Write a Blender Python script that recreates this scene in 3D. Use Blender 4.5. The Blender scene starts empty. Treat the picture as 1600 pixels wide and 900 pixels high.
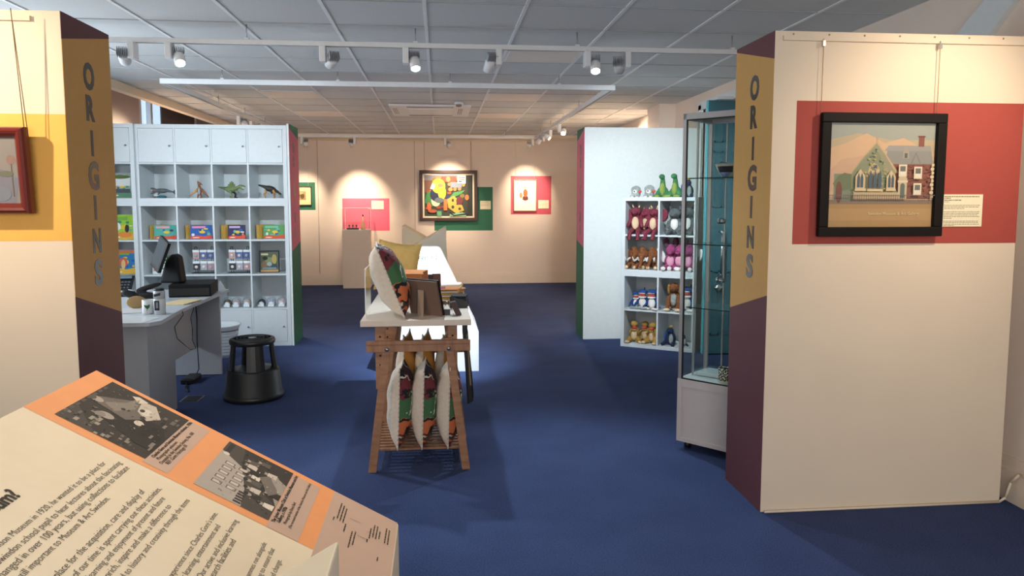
import bpy, bmesh, math, random
from mathutils import Vector, Matrix, Euler
random.seed(7)
R = math.radians
S = bpy.context.scene
COL = S.collection

# ---------------------------------------------------------------- camera
cam_d = bpy.data.cameras.new('camera'); cam = bpy.data.objects.new('camera', cam_d); COL.objects.link(cam)
cam.location = (0, 0, 1.487)
cam.rotation_euler = (R(90 - 5.217), 0, R(-5.613))
cam_d.sensor_fit = 'HORIZONTAL'; cam_d.sensor_width = 36.0
cam_d.lens = 36.0 * 1150 / 1600; cam_d.shift_y = -32 / 1600; cam_d.clip_start = 0.05
S.camera = cam
# ---------------------------------------------------------------- view + world
S.view_settings.view_transform = 'Standard'; S.view_settings.look = 'None'
S.view_settings.gamma = 1; S.view_settings.use_curve_mapping = False
S.view_settings.exposure = 0.75
S.cycles.transparent_max_bounces = 32
W = bpy.data.worlds.new('world'); S.world = W; W.use_nodes = True
W.node_tree.nodes['Background'].inputs[0].default_value = (0.55, 0.72, 1.0, 1)
W.node_tree.nodes['Background'].inputs[1].default_value = 1.0

COOL = (0.80, 0.92, 1.0); WARM = (1.0, 0.80, 0.58)
def area(name, loc, rot, sx, sy, e, col):
    d = bpy.data.lights.new(name, 'AREA'); d.shape = 'RECTANGLE'; d.size = sx; d.size_y = sy
    d.energy = e; d.color = col
    o = bpy.data.objects.new(name, d); COL.objects.link(o); o.location = loc; o.rotation_euler = [R(a) for a in rot]
    return o
# warm fill added behind the visitor, and bluish daylight from the left window bays
area('fill_light', (-0.3, -2.3, 1.7), (80, 0, 0), 3.6, 1.6, 74, (1.0, 0.91, 0.79))
area('fill_light', (-3.7, 5.3, 1.65), (0, -90, 0), 1.5, 1.6, 42, (0.80, 0.90, 1.0))

# ---------------------------------------------------------------- materials
def lin(c):
    if isinstance(c, str):
        c = c.lstrip('#'); c = [int(c[i:i+2], 16)/255 for i in (0, 2, 4)]
    return tuple((x/12.92 if x <= .04045 else ((x+.055)/1.055)**2.4) for x in c)
MC = {}
def mat(name, col, rough=.6, metal=0., noise=0., nscale=30., bump=0., bscale=200., emit=None, spec=.5):
    if name in MC: return MC[name]
    m = bpy.data.materials.new(name); m.use_nodes = True; nt = m.node_tree; b = nt.nodes['Principled BSDF']
    c = lin(col); b.inputs['Base Color'].default_value = (*c, 1)
    b.inputs['Roughness'].default_value = rough; b.inputs['Metallic'].default_value = metal
    b.inputs['Specular IOR Level'].default_value = spec
    if emit: b.inputs['Emission Color'].default_value = (*emit[0], 1); b.inputs['Emission Strength'].default_value = emit[1]
    tc = nt.nodes.new('ShaderNodeTexCoord')
    nz = nt.nodes.new('ShaderNodeTexNoise'); nz.inputs['Scale'].default_value = nscale; nz.inputs['Detail'].default_value = 4
    nt.links.new(tc.outputs['Object'], nz.inputs['Vector'])
    rp = nt.nodes.new('ShaderNodeValToRGB')
    n = noise if noise else .02
    rp.color_ramp.elements[0].position = .3; rp.color_ramp.elements[1].position = .7
    rp.color_ramp.elements[0].color = (*[x*(1-n) for x in c], 1); rp.color_ramp.elements[1].color = (*[min(1, x*(1+n)) for x in c], 1)
    nt.links.new(nz.outputs['Fac'], rp.inputs['Fac']); nt.links.new(rp.outputs['Color'], b.inputs['Base Color'])
    if bump:
        n2 = nt.nodes.new('ShaderNodeTexNoise'); n2.inputs['Scale'].default_value = bscale
        nt.links.new(tc.outputs['Object'], n2.inputs['Vector'])
        bp = nt.nodes.new('ShaderNodeBump'); bp.inputs['Strength'].default_value = bump; bp.inputs['Distance'].default_value = .01
        nt.links.new(n2.outputs['Fac'], bp.inputs['Height']); nt.links.new(bp.outputs['Normal'], b.inputs['Normal'])
    MC[name] = m; return m
def wood(name, c1, c2, scale=(2, 2, 30)):
    if name in MC: return MC[name]
    m = mat(name, c1, .5); nt = m.node_tree; b = nt.nodes['Principled BSDF']
    tc = nt.nodes.new('ShaderNodeTexCoord'); mp = nt.nodes.new('ShaderNodeMapping'); mp.inputs['Scale'].default_value = scale
    nz = nt.nodes.new('ShaderNodeTexNoise'); nz.inputs['Scale'].default_value = 3; nz.inputs['Detail'].default_value = 6
    rp = nt.nodes.new('ShaderNodeValToRGB'); rp.color_ramp.elements[0].position = .35; rp.color_ramp.elements[1].position = .65
    rp.color_ramp.elements[0].color = (*lin(c1), 1); rp.color_ramp.elements[1].color = (*lin(c2), 1)
    L = nt.links.new; L(tc.outputs['Object'], mp.inputs[0]); L(mp.outputs[0], nz.inputs['Vector']); L(nz.outputs['Fac'], rp.inputs[0]); L(rp.outputs[0], b.inputs['Base Color'])
    return m
def glass(name, tint=(1, 1, 1), refl=.12):
    if name in MC: return MC[name]
    m = bpy.data.materials.new(name); m.use_nodes = True; nt = m.node_tree; nt.nodes.clear()
    o = nt.nodes.new('ShaderNodeOutputMaterial'); mx = nt.nodes.new('ShaderNodeMixShader')
    t = nt.nodes.new('ShaderNodeBsdfTransparent'); g = nt.nodes.new('ShaderNodeBsdfGlossy')
    lw = nt.nodes.new('ShaderNodeLayerWeight'); lw.inputs[0].default_value = .5
    pw = nt.nodes.new('ShaderNodeMath'); pw.operation = 'POWER'; pw.inputs[1].default_value = 4
    fr = nt.nodes.new('ShaderNodeMath'); fr.operation = 'MULTIPLY_ADD'; fr.inputs[1].default_value = .8; fr.inputs[2].default_value = .025
    nt.links.new(lw.outputs['Facing'], pw.inputs[0]); nt.links.new(pw.outputs[0], fr.inputs[0])
    t.inputs[0].default_value = (*tint, 1); g.inputs['Roughness'].default_value = .03; g.inputs[0].default_value = (refl*5, refl*5, refl*5, 1)
    L = nt.links.new; L(fr.outputs[0], mx.inputs[0]); L(t.outputs[0], mx.inputs[1]); L(g.outputs[0], mx.inputs[2]); L(mx.outputs[0], o.inputs[0])
    MC[name] = m; return m
def patches(name, base, shapes, warp=.06, axes='YZ', wscale=6, rough=.8):
    """soft organic colour patches; shapes = (kind, col, cx, cy, rx, ry, rot)"""
    m = bpy.data.materials.new(name); m.use_nodes = True; nt = m.node_tree; b = nt.nodes['Principled BSDF']; b.inputs['Roughness'].default_value = rough
    L = nt.links.new; N = nt.nodes.new
    tc = N('ShaderNodeTexCoord'); nz = N('ShaderNodeTexNoise'); nz.inputs['Scale'].default_value = wscale
    L(tc.outputs['Object'], nz.inputs['Vector'])
    sub = N('ShaderNodeVectorMath'); sub.operation = 'SUBTRACT'; L(nz.outputs['Color'], sub.inputs[0]); sub.inputs[1].default_value = (.5, .5, .5)
    sc = N('ShaderNodeVectorMath'); sc.operation = 'SCALE'; L(sub.outputs[0], sc.inputs[0]); sc.inputs['Scale'].default_value = warp*2
    ad = N('ShaderNodeVectorMath'); ad.operation = 'ADD'; L(tc.outputs['Object'], ad.inputs[0]); L(sc.outputs[0], ad.inputs[1])
    sp = N('ShaderNodeSeparateXYZ'); L(ad.outputs[0], sp.inputs[0]); cb = N('ShaderNodeCombineXYZ')
    L(sp.outputs[axes[0]], cb.inputs[0]); L(sp.outputs[axes[1]], cb.inputs[1])
    cur = None
    for k, col, cx, cy, rx, ry, rot in shapes:
        mp = N('ShaderNodeMapping'); mp.vector_type = 'TEXTURE'
        mp.inputs['Location'].default_value = (cx, cy, 0); mp.inputs['Rotation'].default_value = (0, 0, R(rot)); mp.inputs['Scale'].default_value = (rx, ry, 1)
        L(cb.outputs[0], mp.inputs[0])
        ln = N('ShaderNodeVectorMath'); ln.operation = 'LENGTH'; L(mp.outputs[0], ln.inputs[0])
        lt = N('ShaderNodeMath'); lt.operation = 'LESS_THAN'; L(ln.outputs['Value'], lt.inputs[0]); lt.inputs[1].default_value = 1
        mx = N('ShaderNodeMix'); mx.data_type = 'RGBA'; L(lt.outputs[0], mx.inputs[0])
        if cur is None: mx.inputs[6].default_value = (*lin(base), 1)
        else: L(cur, mx.inputs[6])
        mx.inputs[7].default_value = (*lin(col), 1); cur = mx.outputs[2]
    L(cur, b.inputs['Base Color'])
    return m

# ---------------------------------------------------------------- geometry helpers
class MB:
    def __init__(s): s.bm = bmesh.new(); s.mats = []
    def mi(s, m):
        if m not in s.mats: s.mats.append(m)
        return s.mats.index(m)
    def add(s, vs, fs, m, smooth=False, M=None):
        i = s.mi(m); bv = [s.bm.verts.new((M @ Vector(v)) if M else v) for v in vs]
        for f in fs:
            try:
                q = s.bm.faces.new([bv[k] for k in f]); q.material_index = i; q.smooth = smooth
            except ValueError: pass
        return s
    def box(s, x0, x1, y0, y1, z0, z1, m, M=None):
        v = [(x, y, z) for z in (z0, z1) for y in (y0, y1) for x in (x0, x1)]
        return s.add(v, [(0, 2, 3, 1), (4, 5, 7, 6), (0, 1, 5, 4), (2, 6, 7, 3), (0, 4, 6, 2), (1, 3, 7, 5)], m, False, M)
    def prism(s, pts, d, m, M=None, a=(0, 0, 1), smooth=False):
        """polygon (3D points) extruded by vector d"""
        n = len(pts); d = Vector(d); P = [Vector(p) for p in pts]; v = P + [p + d for p in P]
        f = [tuple(range(n))[::-1], tuple(range(n, 2*n))] + [(i, (i+1) % n, n+(i+1) % n, n+i) for i in range(n)]
        return s.add(v, f, m, smooth, M)
    def lathe(s, prof, m, n=24, M=None, smooth=True):
        v = []; f = []
        for r, z in prof:
            for k in range(n): a = 2*math.pi*k/n; v.append((r*math.cos(a), r*math.sin(a), z))
        for j in range(len(prof)-1):
            for k in range(n): f.append((j*n+k, j*n+(k+1) % n, (j+1)*n+(k+1) % n, (j+1)*n+k))
        f.append(tuple(range(n))[::-1]); f.append(tuple(range((len(prof)-1)*n, len(prof)*n)))
        return s.add(v, f, m, smooth, M)
    def cyl(s, p, q, r, m, n=12, r2=None, smooth=True):
        p = Vector(p); q = Vector(q); d = q-p; M = Matrix.Translation(p) @ d.to_track_quat('Z', 'Y').to_matrix().to_4x4()
        return s.lathe([(r, 0), (r if r2 is None else r2, d.length)], m, n, M, smooth)
    def tube(s, pts, r, m, n=8):
        for a, b in zip(pts[:-1], pts[1:]): s.cyl(a, b, r, m, n)
        return s
    def ell(s, c, r, m, rot=(0, 0, 0), n=14, k=9):
        M = Matrix.Translation(c) @ Euler([R(a) for a in rot]).to_matrix().to_4x4() @ Matrix.Diagonal((*r, 1))
        v = [(0, 0, -1)]; f = []
        for j in range(1, k):
            t = math.pi*j/k - math.pi/2
            for i in range(n): a = 2*math.pi*i/n; v.append((math.cos(t)*math.cos(a), math.cos(t)*math.sin(a), math.sin(t)))
        v.append((0, 0, 1)); e = len(v)-1
        for i in range(n):
            f.append((0, 1+(i+1) % n, 1+i)); f.append((e, e-n+i, e-n+(i+1) % n))
            for j in range(k-2): b = 1+j*n; f.append((b+i, b+(i+1) % n, b+n+(i+1) % n, b+n+i))
        return s.add(v, f, m, True, M)
    def build(s, name, parent=None, bevel=0, seg=2, remesh=0):
        me = bpy.data.meshes.new(name); bmesh.ops.recalc_face_normals(s.bm, faces=s.bm.faces); s.bm.to_mesh(me); s.bm.free()
        for m in s.mats: me.materials.append(m)
        o = bpy.data.objects.new(name, me); COL.objects.link(o)
        if parent: o.parent = parent
        if bevel:
            b = o.modifiers.new('bevel', 'BEVEL'); b.width = bevel; b.segments = seg; b.limit_method = 'ANGLE'
        if remesh:
            b = o.modifiers.new('remesh', 'REMESH'); b.mode = 'VOXEL'; b.voxel_size = remesh; b.use_smooth_shade = True
        return o
def tag(o, label=None, cat=None, group=None, kind=None):
    if label: o['label'] = label
    if cat: o['category'] = cat
    if group: o['group'] = group
    if kind: o['kind'] = kind
    return o
def thing(name, label, cat, loc=(0, 0, 0), rz=0, group=None, rot=None):
    o = bpy.data.objects.new(name, None); COL.objects.link(o); o.empty_display_size = .05
    o.location = loc; o.rotation_euler = rot if rot else (0, 0, R(rz)); return tag(o, label, cat, group)
def struct(o): o['kind'] = 'structure'; return o
def copy_tree(o, parent=None):
    c = o.copy(); COL.objects.link(c); c.parent = parent
    for ch in list(o.children): copy_tree(ch, c)
    return c
def bx(name, parent, x0, x1, y0, y1, z0, z1, m, bevel=.002):
    return MB().box(x0, x1, y0, y1, z0, z1, m).build(name, parent, bevel)
def text_mesh(body, size, bold=0., align='LEFT', extrude=0.0003, shear=0):
    c = bpy.data.curves.new('lettering', 'FONT'); c.body = body; c.size = size; c.offset = bold; c.align_x = align; c.extrude = extrude; c.shear = shear; c.resolution_u = 3
    o = bpy.data.objects.new('lettering', c); COL.objects.link(o)
    dg = bpy.context.evaluated_depsgraph_get(); dg.update()
    me = bpy.data.meshes.new_from_object(o.evaluated_get(dg)); bpy.data.objects.remove(o); bpy.data.curves.remove(c)
    return me
def add_text(mb, body, m, M, size=.01, width=None, height=None, bold=0., align='LEFT', ext=.0003):
    me = text_mesh(body, size, bold, align, ext)
    if not me.vertices: return
    xs = [v.co.x for v in me.vertices]; ys = [v.co.y for v in me.vertices]
    sx = width/(max(xs)-min(xs)) if width else 1; sy = height/(max(ys)-min(ys)) if height else (sx if width else 1)
    ox = -max(xs) if align == 'RIGHT' else (-min(xs) if align == 'LEFT' else -(max(xs)+min(xs))/2); oy = -min(ys) if height else 0
    mb.add([((v.co.x+ox)*sx, (v.co.y+oy)*sy, v.co.z) for v in me.vertices], [tuple(p.vertices) for p in me.polygons], m, False, M)
    bpy.data.meshes.remove(me)
def flat(mb, shapes, M, step=.0004):
    """layered flat shapes in local xy: ('p',col,[(x,y)..]) ('r',col,x0,y0,x1,y1) ('e',col,cx,cy,rx,ry)"""
    for i, s in enumerate(shapes):
        c = s[1]; m = mat('ink_'+c, '#'+c, .75)
        if s[0] == 'r': P = [(s[2], s[3]), (s[4], s[3]), (s[4], s[5]), (s[2], s[5])]
        elif s[0] == 'e': P = [(s[2]+s[4]*math.cos(a*math.pi/9), s[3]+s[5]*math.sin(a*math.pi/9)) for a in range(18)]
        else: P = s[2]
        mb.add([(x, y, (i+1)*step) for x, y in P], [tuple(range(len(P)))], m, False, M)
def greek(g, m, M, x, y, w, h, seed=0, z=.0):
    """illegible small print: word-long strokes"""
    r_ = random.Random(seed+int(1000*y)); u = 0
    while u < w-h:
        l = min(r_.uniform(1.2, 5.5)*h, w-u); g.add([(x+u, y, z), (x+u+l, y, z), (x+u+l, y+h, z), (x+u, y+h, z)], [(0, 1, 2, 3)], m, False, M); u += l+h*.6
def T(x, y, z): return Matrix.Translation((x, y, z))
FRONT = Matrix(((1, 0, 0, 0), (0, 0, -1, 0), (0, 1, 0, 0), (0, 0, 0, 1)))   # local xy -> world xz, facing -Y
RIGHTF = Matrix(((0, 0, 1, 0), (1, 0, 0, 0), (0, 1, 0, 0), (0, 0, 0, 1)))  # local x -> +Y, y -> Z, facing +X
LEFTF = Matrix(((0, 0, -1, 0), (-1, 0, 0, 0), (0, 1, 0, 0), (0, 0, 0, 1)))  # local x -> -Y, y -> Z, facing -X

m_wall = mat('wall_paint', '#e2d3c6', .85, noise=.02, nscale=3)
m_cream = mat('partition_paint', '#e6d6bf', .8, noise=.02, nscale=3)
m_whitep = mat('partition_white', '#e4e8e6', .7)
m_white = mat('white_melamine', '#d3dadd', .45)
m_whitelit = mat('white_laminate', '#f2f3f3', .5)
m_tile = mat('ceiling_tile', '#cbcecf', .95, noise=.03, nscale=60)
m_bar = mat('ceiling_bar', '#e6e8ea', .6)
m_track = mat('track_white', '#dcdfe2', .45)
m_black = mat('black_plastic', '#151617', .4)
m_metal = mat('brushed_metal', '#b5b7ba', .3, 1.)
m_steel = mat('pale_aluminium', '#b9b8b6', .42, .6)
m_ochre = mat('ochre_paint', '#d0a055', .6)
m_maroon = mat('maroon_paint', '#63343a', .6)
m_green = mat('green_paint', '#2a6a50', .7)
m_pink = mat('pink_paint', '#c1667c', .7)
m_letter = mat('smoke_vinyl', '#4a4a46', .28, .35)

# ================================================================= STRUCTURE
# carpet
mc = bpy.data.materials.new('navy_carpet'); mc.use_nodes = True; nt = mc.node_tree; b = nt.nodes['Principled BSDF']; b.inputs['Roughness'].default_value = .98; b.inputs['Specular IOR Level'].default_value = .1
tc = nt.nodes.new('ShaderNodeTexCoord'); n1 = nt.nodes.new('ShaderNodeTexNoise'); n1.inputs['Scale'].default_value = 160; n1.inputs['Detail'].default_value = 5
n2 = nt.nodes.new('ShaderNodeTexNoise'); n2.inputs['Scale'].default_value = 3; mxx = nt.nodes.new('ShaderNodeMix'); mxx.data_type = 'FLOAT'; mxx.inputs[0].default_value = .2
rp = nt.nodes.new('ShaderNodeValToRGB'); rp.color_ramp.elements[0].position = .3; rp.color_ramp.elements[1].position = .72
rp.color_ramp.elements[0].color = (*lin('#2b3656'), 1); rp.color_ramp.elements[1].color = (*lin('#4b5a84'), 1)
L = nt.links.new
L(tc.outputs['Object'], n1.inputs[0]); L(tc.outputs['Object'], n2.inputs[0]); L(n1.outputs[0], mxx.inputs[2]); L(n2.outputs[0], mxx.inputs[3]); L(mxx.outputs[0], rp.inputs[0]); L(rp.outputs[0], b.inputs['Base Color'])
bp = nt.nodes.new('ShaderNodeBump'); bp.inputs['Strength'].default_value = .5; bp.inputs['Distance'].default_value = .006; L(n1.outputs[0], bp.inputs['Height']); L(bp.outputs[0], b.inputs['Normal'])
struct(MB().box(-4.6, 3.4, -2.6, 13.3, -.1, 0, mc).build('floor'))
# ceiling: tiles then the bar grid
struct(MB().box(-3.1, 2.82, -2.6, 13.2, 2.634, 2.70, m_tile).build('ceiling'))
g = MB()
for k in range(-4, 5):
    x = -.077+.6*k
    if -3.05 < x < 2.8: g.box(x-.011, x+.011, -2.6, 13.15, 2.628, 2.6335, m_bar)
struct(g.build('trim_1'))
g = MB(); m_gap = mat('ceiling_gap', '#a9adb0', .9)
for k in range(-11, 15):
    y = 4.42+.6*k
    g.box(-3.08, 2.8, y-.005, y+.005, 2.629, 2.6342, m_gap)
struct(g.build('trim_2'))
# left bulkhead, window bay beyond
struct(MB().box(-3.16, -3.08, -2.6, 13.15, 2.555, 2.66, m_cream).build('trim_3'))
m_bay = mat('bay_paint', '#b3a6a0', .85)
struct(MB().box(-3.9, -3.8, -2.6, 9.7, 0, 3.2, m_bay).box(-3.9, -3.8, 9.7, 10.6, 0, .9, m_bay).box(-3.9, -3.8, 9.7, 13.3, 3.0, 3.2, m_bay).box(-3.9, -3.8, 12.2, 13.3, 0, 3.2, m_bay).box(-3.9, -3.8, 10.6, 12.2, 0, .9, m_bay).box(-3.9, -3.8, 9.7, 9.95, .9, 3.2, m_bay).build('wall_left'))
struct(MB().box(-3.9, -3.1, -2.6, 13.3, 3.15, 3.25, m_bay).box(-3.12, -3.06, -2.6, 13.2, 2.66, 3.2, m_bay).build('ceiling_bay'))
w = struct(MB().box(-3.86, -3.80, 9.95, 10.02, .9, 3.0, m_white).box(-3.86, -3.80, 12.13, 12.2, .9, 3.0, m_white).box(-3.86, -3.8, 10.33, 10.40, .9, 3., m_white).build('window_1'))
MB().box(-3.85, -3.845, 9.95, 12.2, .9, 3.0, glass('window_glass')).build('window_pane', w)
MB().box(-3.83, -3.81, 10.75, 12.2, .95, 3.0, mat('roller_blind', '#5e5350', .9)).build('roller_blind', w)
w = struct(MB().box(-3.80, -3.775, 7.4, 8.3, 1.2, 3.0, mat('dark_blind', '#6d625f', .9)).build('window_2'))
MB().box(-3.80, -3.76, 8.3, 8.36, 1.1, 3.05, m_cream).box(-3.80, -3.76, 8.9, 8.96, 1.1, 3.05, m_cream).build('window_frame', w)
# back wall
wb = struct(MB().box(-3.9, 3.0, 13.15, 13.3, 0, 3.2, m_wall).build('wall_back'))
struct(MB().box(-3.1, 2.8, 13.06, 13.15, 2.59, 2.634, m_cream).box(-3.1, 2.8, 13.12, 13.15, 2.52, 2.55, m_cream).build('trim_4'))
g = MB()
for X in (-2.1, -.43): g.box(X-.004, X+.004, 13.145, 13.15, .2, 2.52, mat('seam', '#9c8f86', .9))
struct(g.build('trim_5'))
m_skirt = mat('skirting_gloss', '#ded0c0', .5)
def skirt(name, pts, n, h=.2):
    (x0, y0), (x1, y1) = pts; nx, ny = n; g = MB()
    for (t, a, b_) in ((.026, 0, h*.72), (.019, h*.72, h*.86), (.012, h*.86, h)):
        g.prism([(x0, y0, a), (x1, y1, a), (x1+nx*t, y1+ny*t, a), (x0+nx*t, y0+ny*t, a)], (0, 0, b_-a), m_skirt)
    return struct(g.build(name))
skirt('baseboard_back', ((-3.8, 13.15), (2.82, 13.15)), (0, -1))
skirt('baseboard_left', ((-3.8, -2.5), (-3.8, 13.15)), (1, 0))
# right wall with pilaster and doorway
struct(MB().box(2.82, 2.97, -2.6, 6.78, 0, 2.75, m_wall).box(2.82, 2.97, 7.75, 13.3, 0, 2.75, m_wall).box(2.82, 2.97, 6.78, 7.75, 2.45, 2.75, m_wall)
       .box(2.62, 2.82, 8.7, 9.2, 0, 2.634, m_wall).box(2.97, 3.4, 6.3, 8.2, 0, 2.75, m_wall).build('wall_right'))
skirt('baseboard_right', ((2.82, -2.5), (2.82, 6.7)), (-1, 0), .22)
struct(MB().box(-3.9, 3.0, -2.7, -2.55, 0, .7, m_wall).box(-3.9, 3.0, -2.7, -2.55, 2.6, 3.2, m_wall).box(-3.9, -2.3, -2.7, -2.55, .7, 2.6, m_wall).box(1.7, 3.0, -2.7, -2.55, .7, 2.6, m_wall).build('wall_front'))
struct(MB().box(-2.3, 1.7, -2.66, -2.6, .7, .76, m_white).box(-2.3, 1.7, -2.66, -2.6, 2.54, 2.6, m_white).box(-.33, -.27, -2.66, -2.6, .7, 2.6, m_white).build('added_window'))  # unseen window added behind the viewer to carry the warm fill
# raking boxed strip high on the right wall, seen over the display panel
struct(MB().prism([(2.82, 3.86, 2.36), (2.82, 3.60, 2.31), (2.82, 3.26, 2.60), (2.82, 3.26, 2.63), (2.82, 3.44, 2.63)], (-.03, 0, 0), m_white).build('trim_6'))
# teal door, standing open on its hinge
m_teal = mat('teal_gloss', '#36606a', .3); m_tealL = mat('teal_edge', '#4fb0bf', .35)
d = struct(MB().box(2.515, 2.82, 6.78, 6.825, .012, 2.42, m_teal).build('door_1', None, .003))
MB().box(2.508, 2.515, 6.778, 6.827, .012, 2.42, m_tealL).build('door_edge', d)
g = MB()
for z0, z1 in ((.2, .82), (1.42, 1.95), (2.03, 2.3)):
    for a, b_ in ((2.575, 2.66), (2.69, 2.775)):
        g.box(a, b_, 6.768, 6.78, z0, z0+.015, m_teal).box(a, b_, 6.768, 6.78, z1-.015, z1, m_teal).box(a, a+.012, 6.768, 6.78, z0, z1, m_teal).box(b_-.012, b_, 6.768, 6.78, z0, z1, m_teal)
g.build('door_panel_moulding', d)
MB().tube([(2.655, 6.78, 1.19), (2.655, 6.72, 1.19), (2.655, 6.715, 1.17), (2.655, 6.715, .79), (2.655, 6.74, .77), (2.655, 6.78, .77)], .012, m_metal).build('door_handle', d)
MB().cyl((2.64, 6.78, .66), (2.64, 6.74, .66), .03, m_metal).cyl((2.60, 6.74, .655), (2.68, 6.74, .665), .01, m_metal).build('door_knob', d)
MB().box(2.506, 2.509, 6.79, 6.815, .55, .75, m_metal).build('lock_plate', d)
MB().box(2.57, 2.72, 6.70, 6.80, 2.42, 2.45, m_white).build('door_closer', d)
struct(MB().box(2.79, 2.84, 6.70, 6.78, 0, 2.5, m_white).box(2.79, 2.84, 7.75, 7.83, 0, 2.5, m_white).box(2.79, 2.84, 6.70, 7.83, 2.45, 2.53, m_white).build('trim_7'))

# ================================================================= PARTITIONS
def letters(parent, X, ys, face, flipy=False):
    spans = [('O', 1.965, 2.086), ('R', 1.831, 1.944), ('I', 1.68, 1.793), ('G', 1.531, 1.659), ('I', 1.40, 1.509), ('N', 1.253, 1.363), ('S', 1.107, 1.226)]
    for ch, z0, z1 in spans:
        g = MB(); yc = ys; wd = .105 if ch not in 'I' else .022
        if ch in 'RNS': wd = .078
        if ch in 'OG': wd = .10
        F = RIGHTF if face > 0 else LEFTF
        M = T(X + face*.001, yc, z0) @ F
        add_text(g, ch, m_letter, M, size=.12, width=wd, height=z1-z0, bold=.005 if ch != 'I' else 0, align='CENTER', ext=.0008)
        g.build('letter', parent)
def bands(parent, X, y0, y1, face, main, cap, tops, bots, t=.0012):
    """painted end: cap colour above and below a slanted main band. tops/bots = z at (y0,y1)"""
    g = MB(); x = X; dx = face*t
    g.prism([(x, y0, 0), (x, y1, 0), (x, y1, bots[1]), (x, y0, bots[0])], (dx, 0, 0), cap)
    g.prism([(x, y0, bots[0]), (x, y1, bots[1]), (x, y1, tops[1]), (x, y0, tops[0])], (dx, 0, 0), main)
    g.prism([(x, y0, tops[0]), (x, y1, tops[1]), (x, y1, 2.25), (x, y0, 2.25)], (dx, 0, 0), cap)
    return g.build('painted_end', parent)
m_red = mat('brick_red_paint', '#a9493f', .75)
m_yel = mat('amber_paint', '#f6b95a', .75)
pL = thing('exhibition_panel', 'cream freestanding display panel at left whose end is ochre and maroon with ORIGINS down it', 'panel', (-2.3, 3.45, 0))
def inv(o): return Matrix.Translation(-Vector(o.location))
def part_world(mb, name, parent, bevel=0):
    o = mb.build(name, parent, bevel); o.matrix_parent_inverse = Matrix.Translation(-Vector(parent.location)); return o
def reparent(o, parent): o.matrix_parent_inverse = Matrix.Translation(-Vector(parent.location)); return o
def partition(label, x0, x1, y0, y1, xe, face, mface, main, cap, tops, bots, ly):
    t = thing('exhibition_panel', label, 'panel', ((x0+x1)/2, (y0+y1)/2, 0))
    part_world(MB().box(x0, x1, y0, y1, 0, 2.25, mface), 'panel_body', t, .002)
    e = bands(t, xe, y0, y1, face, main, cap, tops, bots); reparent(e, t)
    k = len(t.children)
    letters(t, xe+face*.0012, ly, face)
    for c in t.children:
        if c.name.startswith('letter'): reparent(c, t)
    return t
bpy.data.objects.remove(pL)
panL = partition('cream freestanding display panel at left whose ochre and maroon end reads ORIGINS', -3.05, -1.52, 3.22, 3.66, -1.52, 1, m_cream, m_ochre, m_maroon, (2.14, 2.232), (1.085, .955), 3.44)
panR = partition('cream freestanding display panel at right whose ochre and maroon end reads ORIGINS', 1.515, 2.745, 3.27, 3.70, 1.515, -1, m_cream, m_ochre, m_maroon, (2.126, 2.234), (1.045, .928), 3.47)
panL2 = partition('far left freestanding panel behind the shelving with pink and green end', -3.6, -1.50, 8.045, 8.13, -1.497, 1, m_whitep, m_pink, m_green, (2.18, 2.16), (1.0, 1.04), 8.09)
# its end board runs forward beside the shelving
bpy.data.objects.remove([c for c in panL2.children if c.name.startswith('painted_end')][0])
for c in list(panL2.children):
    if c.name.startswith('letter'): bpy.data.objects.remove(c)
part_world(MB().box(-1.518, -1.498, 7.65, 8.13, 0, 2.25, m_whitep), 'end_board', panL2)
reparent(bands(panL2, -1.497, 7.65, 8.13, 1, m_pink, m_green, (2.21, 2.13), (.965, 1.05)), panL2)
letters(panL2, -1.4955, 7.87, 1)
panR2 = partition('white freestanding panel behind the soft toy shelves with pink and green end', 1.52, 2.78, 7.69, 8.10, 1.52, -1, m_whitep, m_pink, m_green, (2.24, 2.127), (.985, 1.053), 7.90)
for c in panL2.children:
    if c.name.startswith('letter'): reparent(c, panL2)
for t, x0, x1, y in ((panL, -3.05, -1.63, 3.22), (panR, 1.55, 2.74, 3.27)):
    part_world(MB().box(x0, x1, y-.014, y, 2.206, 2.226, m_cream), 'hanging_rail', t)
part_world(MB().box(-3.05, -1.52, 3.2188, 3.22, 1.32, 1.838, m_yel), 'painted_rectangle', panL)
part_world(MB().box(1.628, 2.745, 3.2688, 3.27, 1.284, 1.94, m_red), 'painted_rectangle', panR)
g = MB()
for k in range(7): g.cyl((1.60+k*.17, 3.27, 2.236), (1.60+k*.17, 3.267, 2.236), .004, m_metal, 8)
part_world(g, 'rail_screw', panR)
# wall-end cable of the right panel
cb_ = MB().tube([(2.735, 3.262, .004), (2.76, 3.25, .03), (2.775, 3.24, .11), (2.785, 3.20, .165), (2.787, 3.1, .16), (2.787, 2.9, .13), (2.787, 2.7, .12)], .006, m_cream).tube([(1.53, 3.258, .006), (2.735, 3.258, .006)], .006, m_cream).build('cable')
tag(cb_, 'thin cream cable along the foot of the right panel and over the skirting', 'cable')

# ================================================================= PICTURES
def frame_parts(t, x0, x1, z0, z1, fw, depth, m_f, bevel=.004):
    """local: origin at centre of the back, facing -Y"""
    g = MB()
    g.box(x0, x1, -depth, 0, z1-fw, z1, m_f).box(x0, x1, -depth, 0, z0, z0+fw, m_f).box(x0, x0+fw, -depth, 0, z0+fw, z1-fw, m_f).box(x1-fw, x1, -depth, 0, z0+fw, z1-fw, m_f)
    g.build('frame', t, bevel)
def shadow_tilt(t, a): t.rotation_euler.x = R(a)
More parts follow.
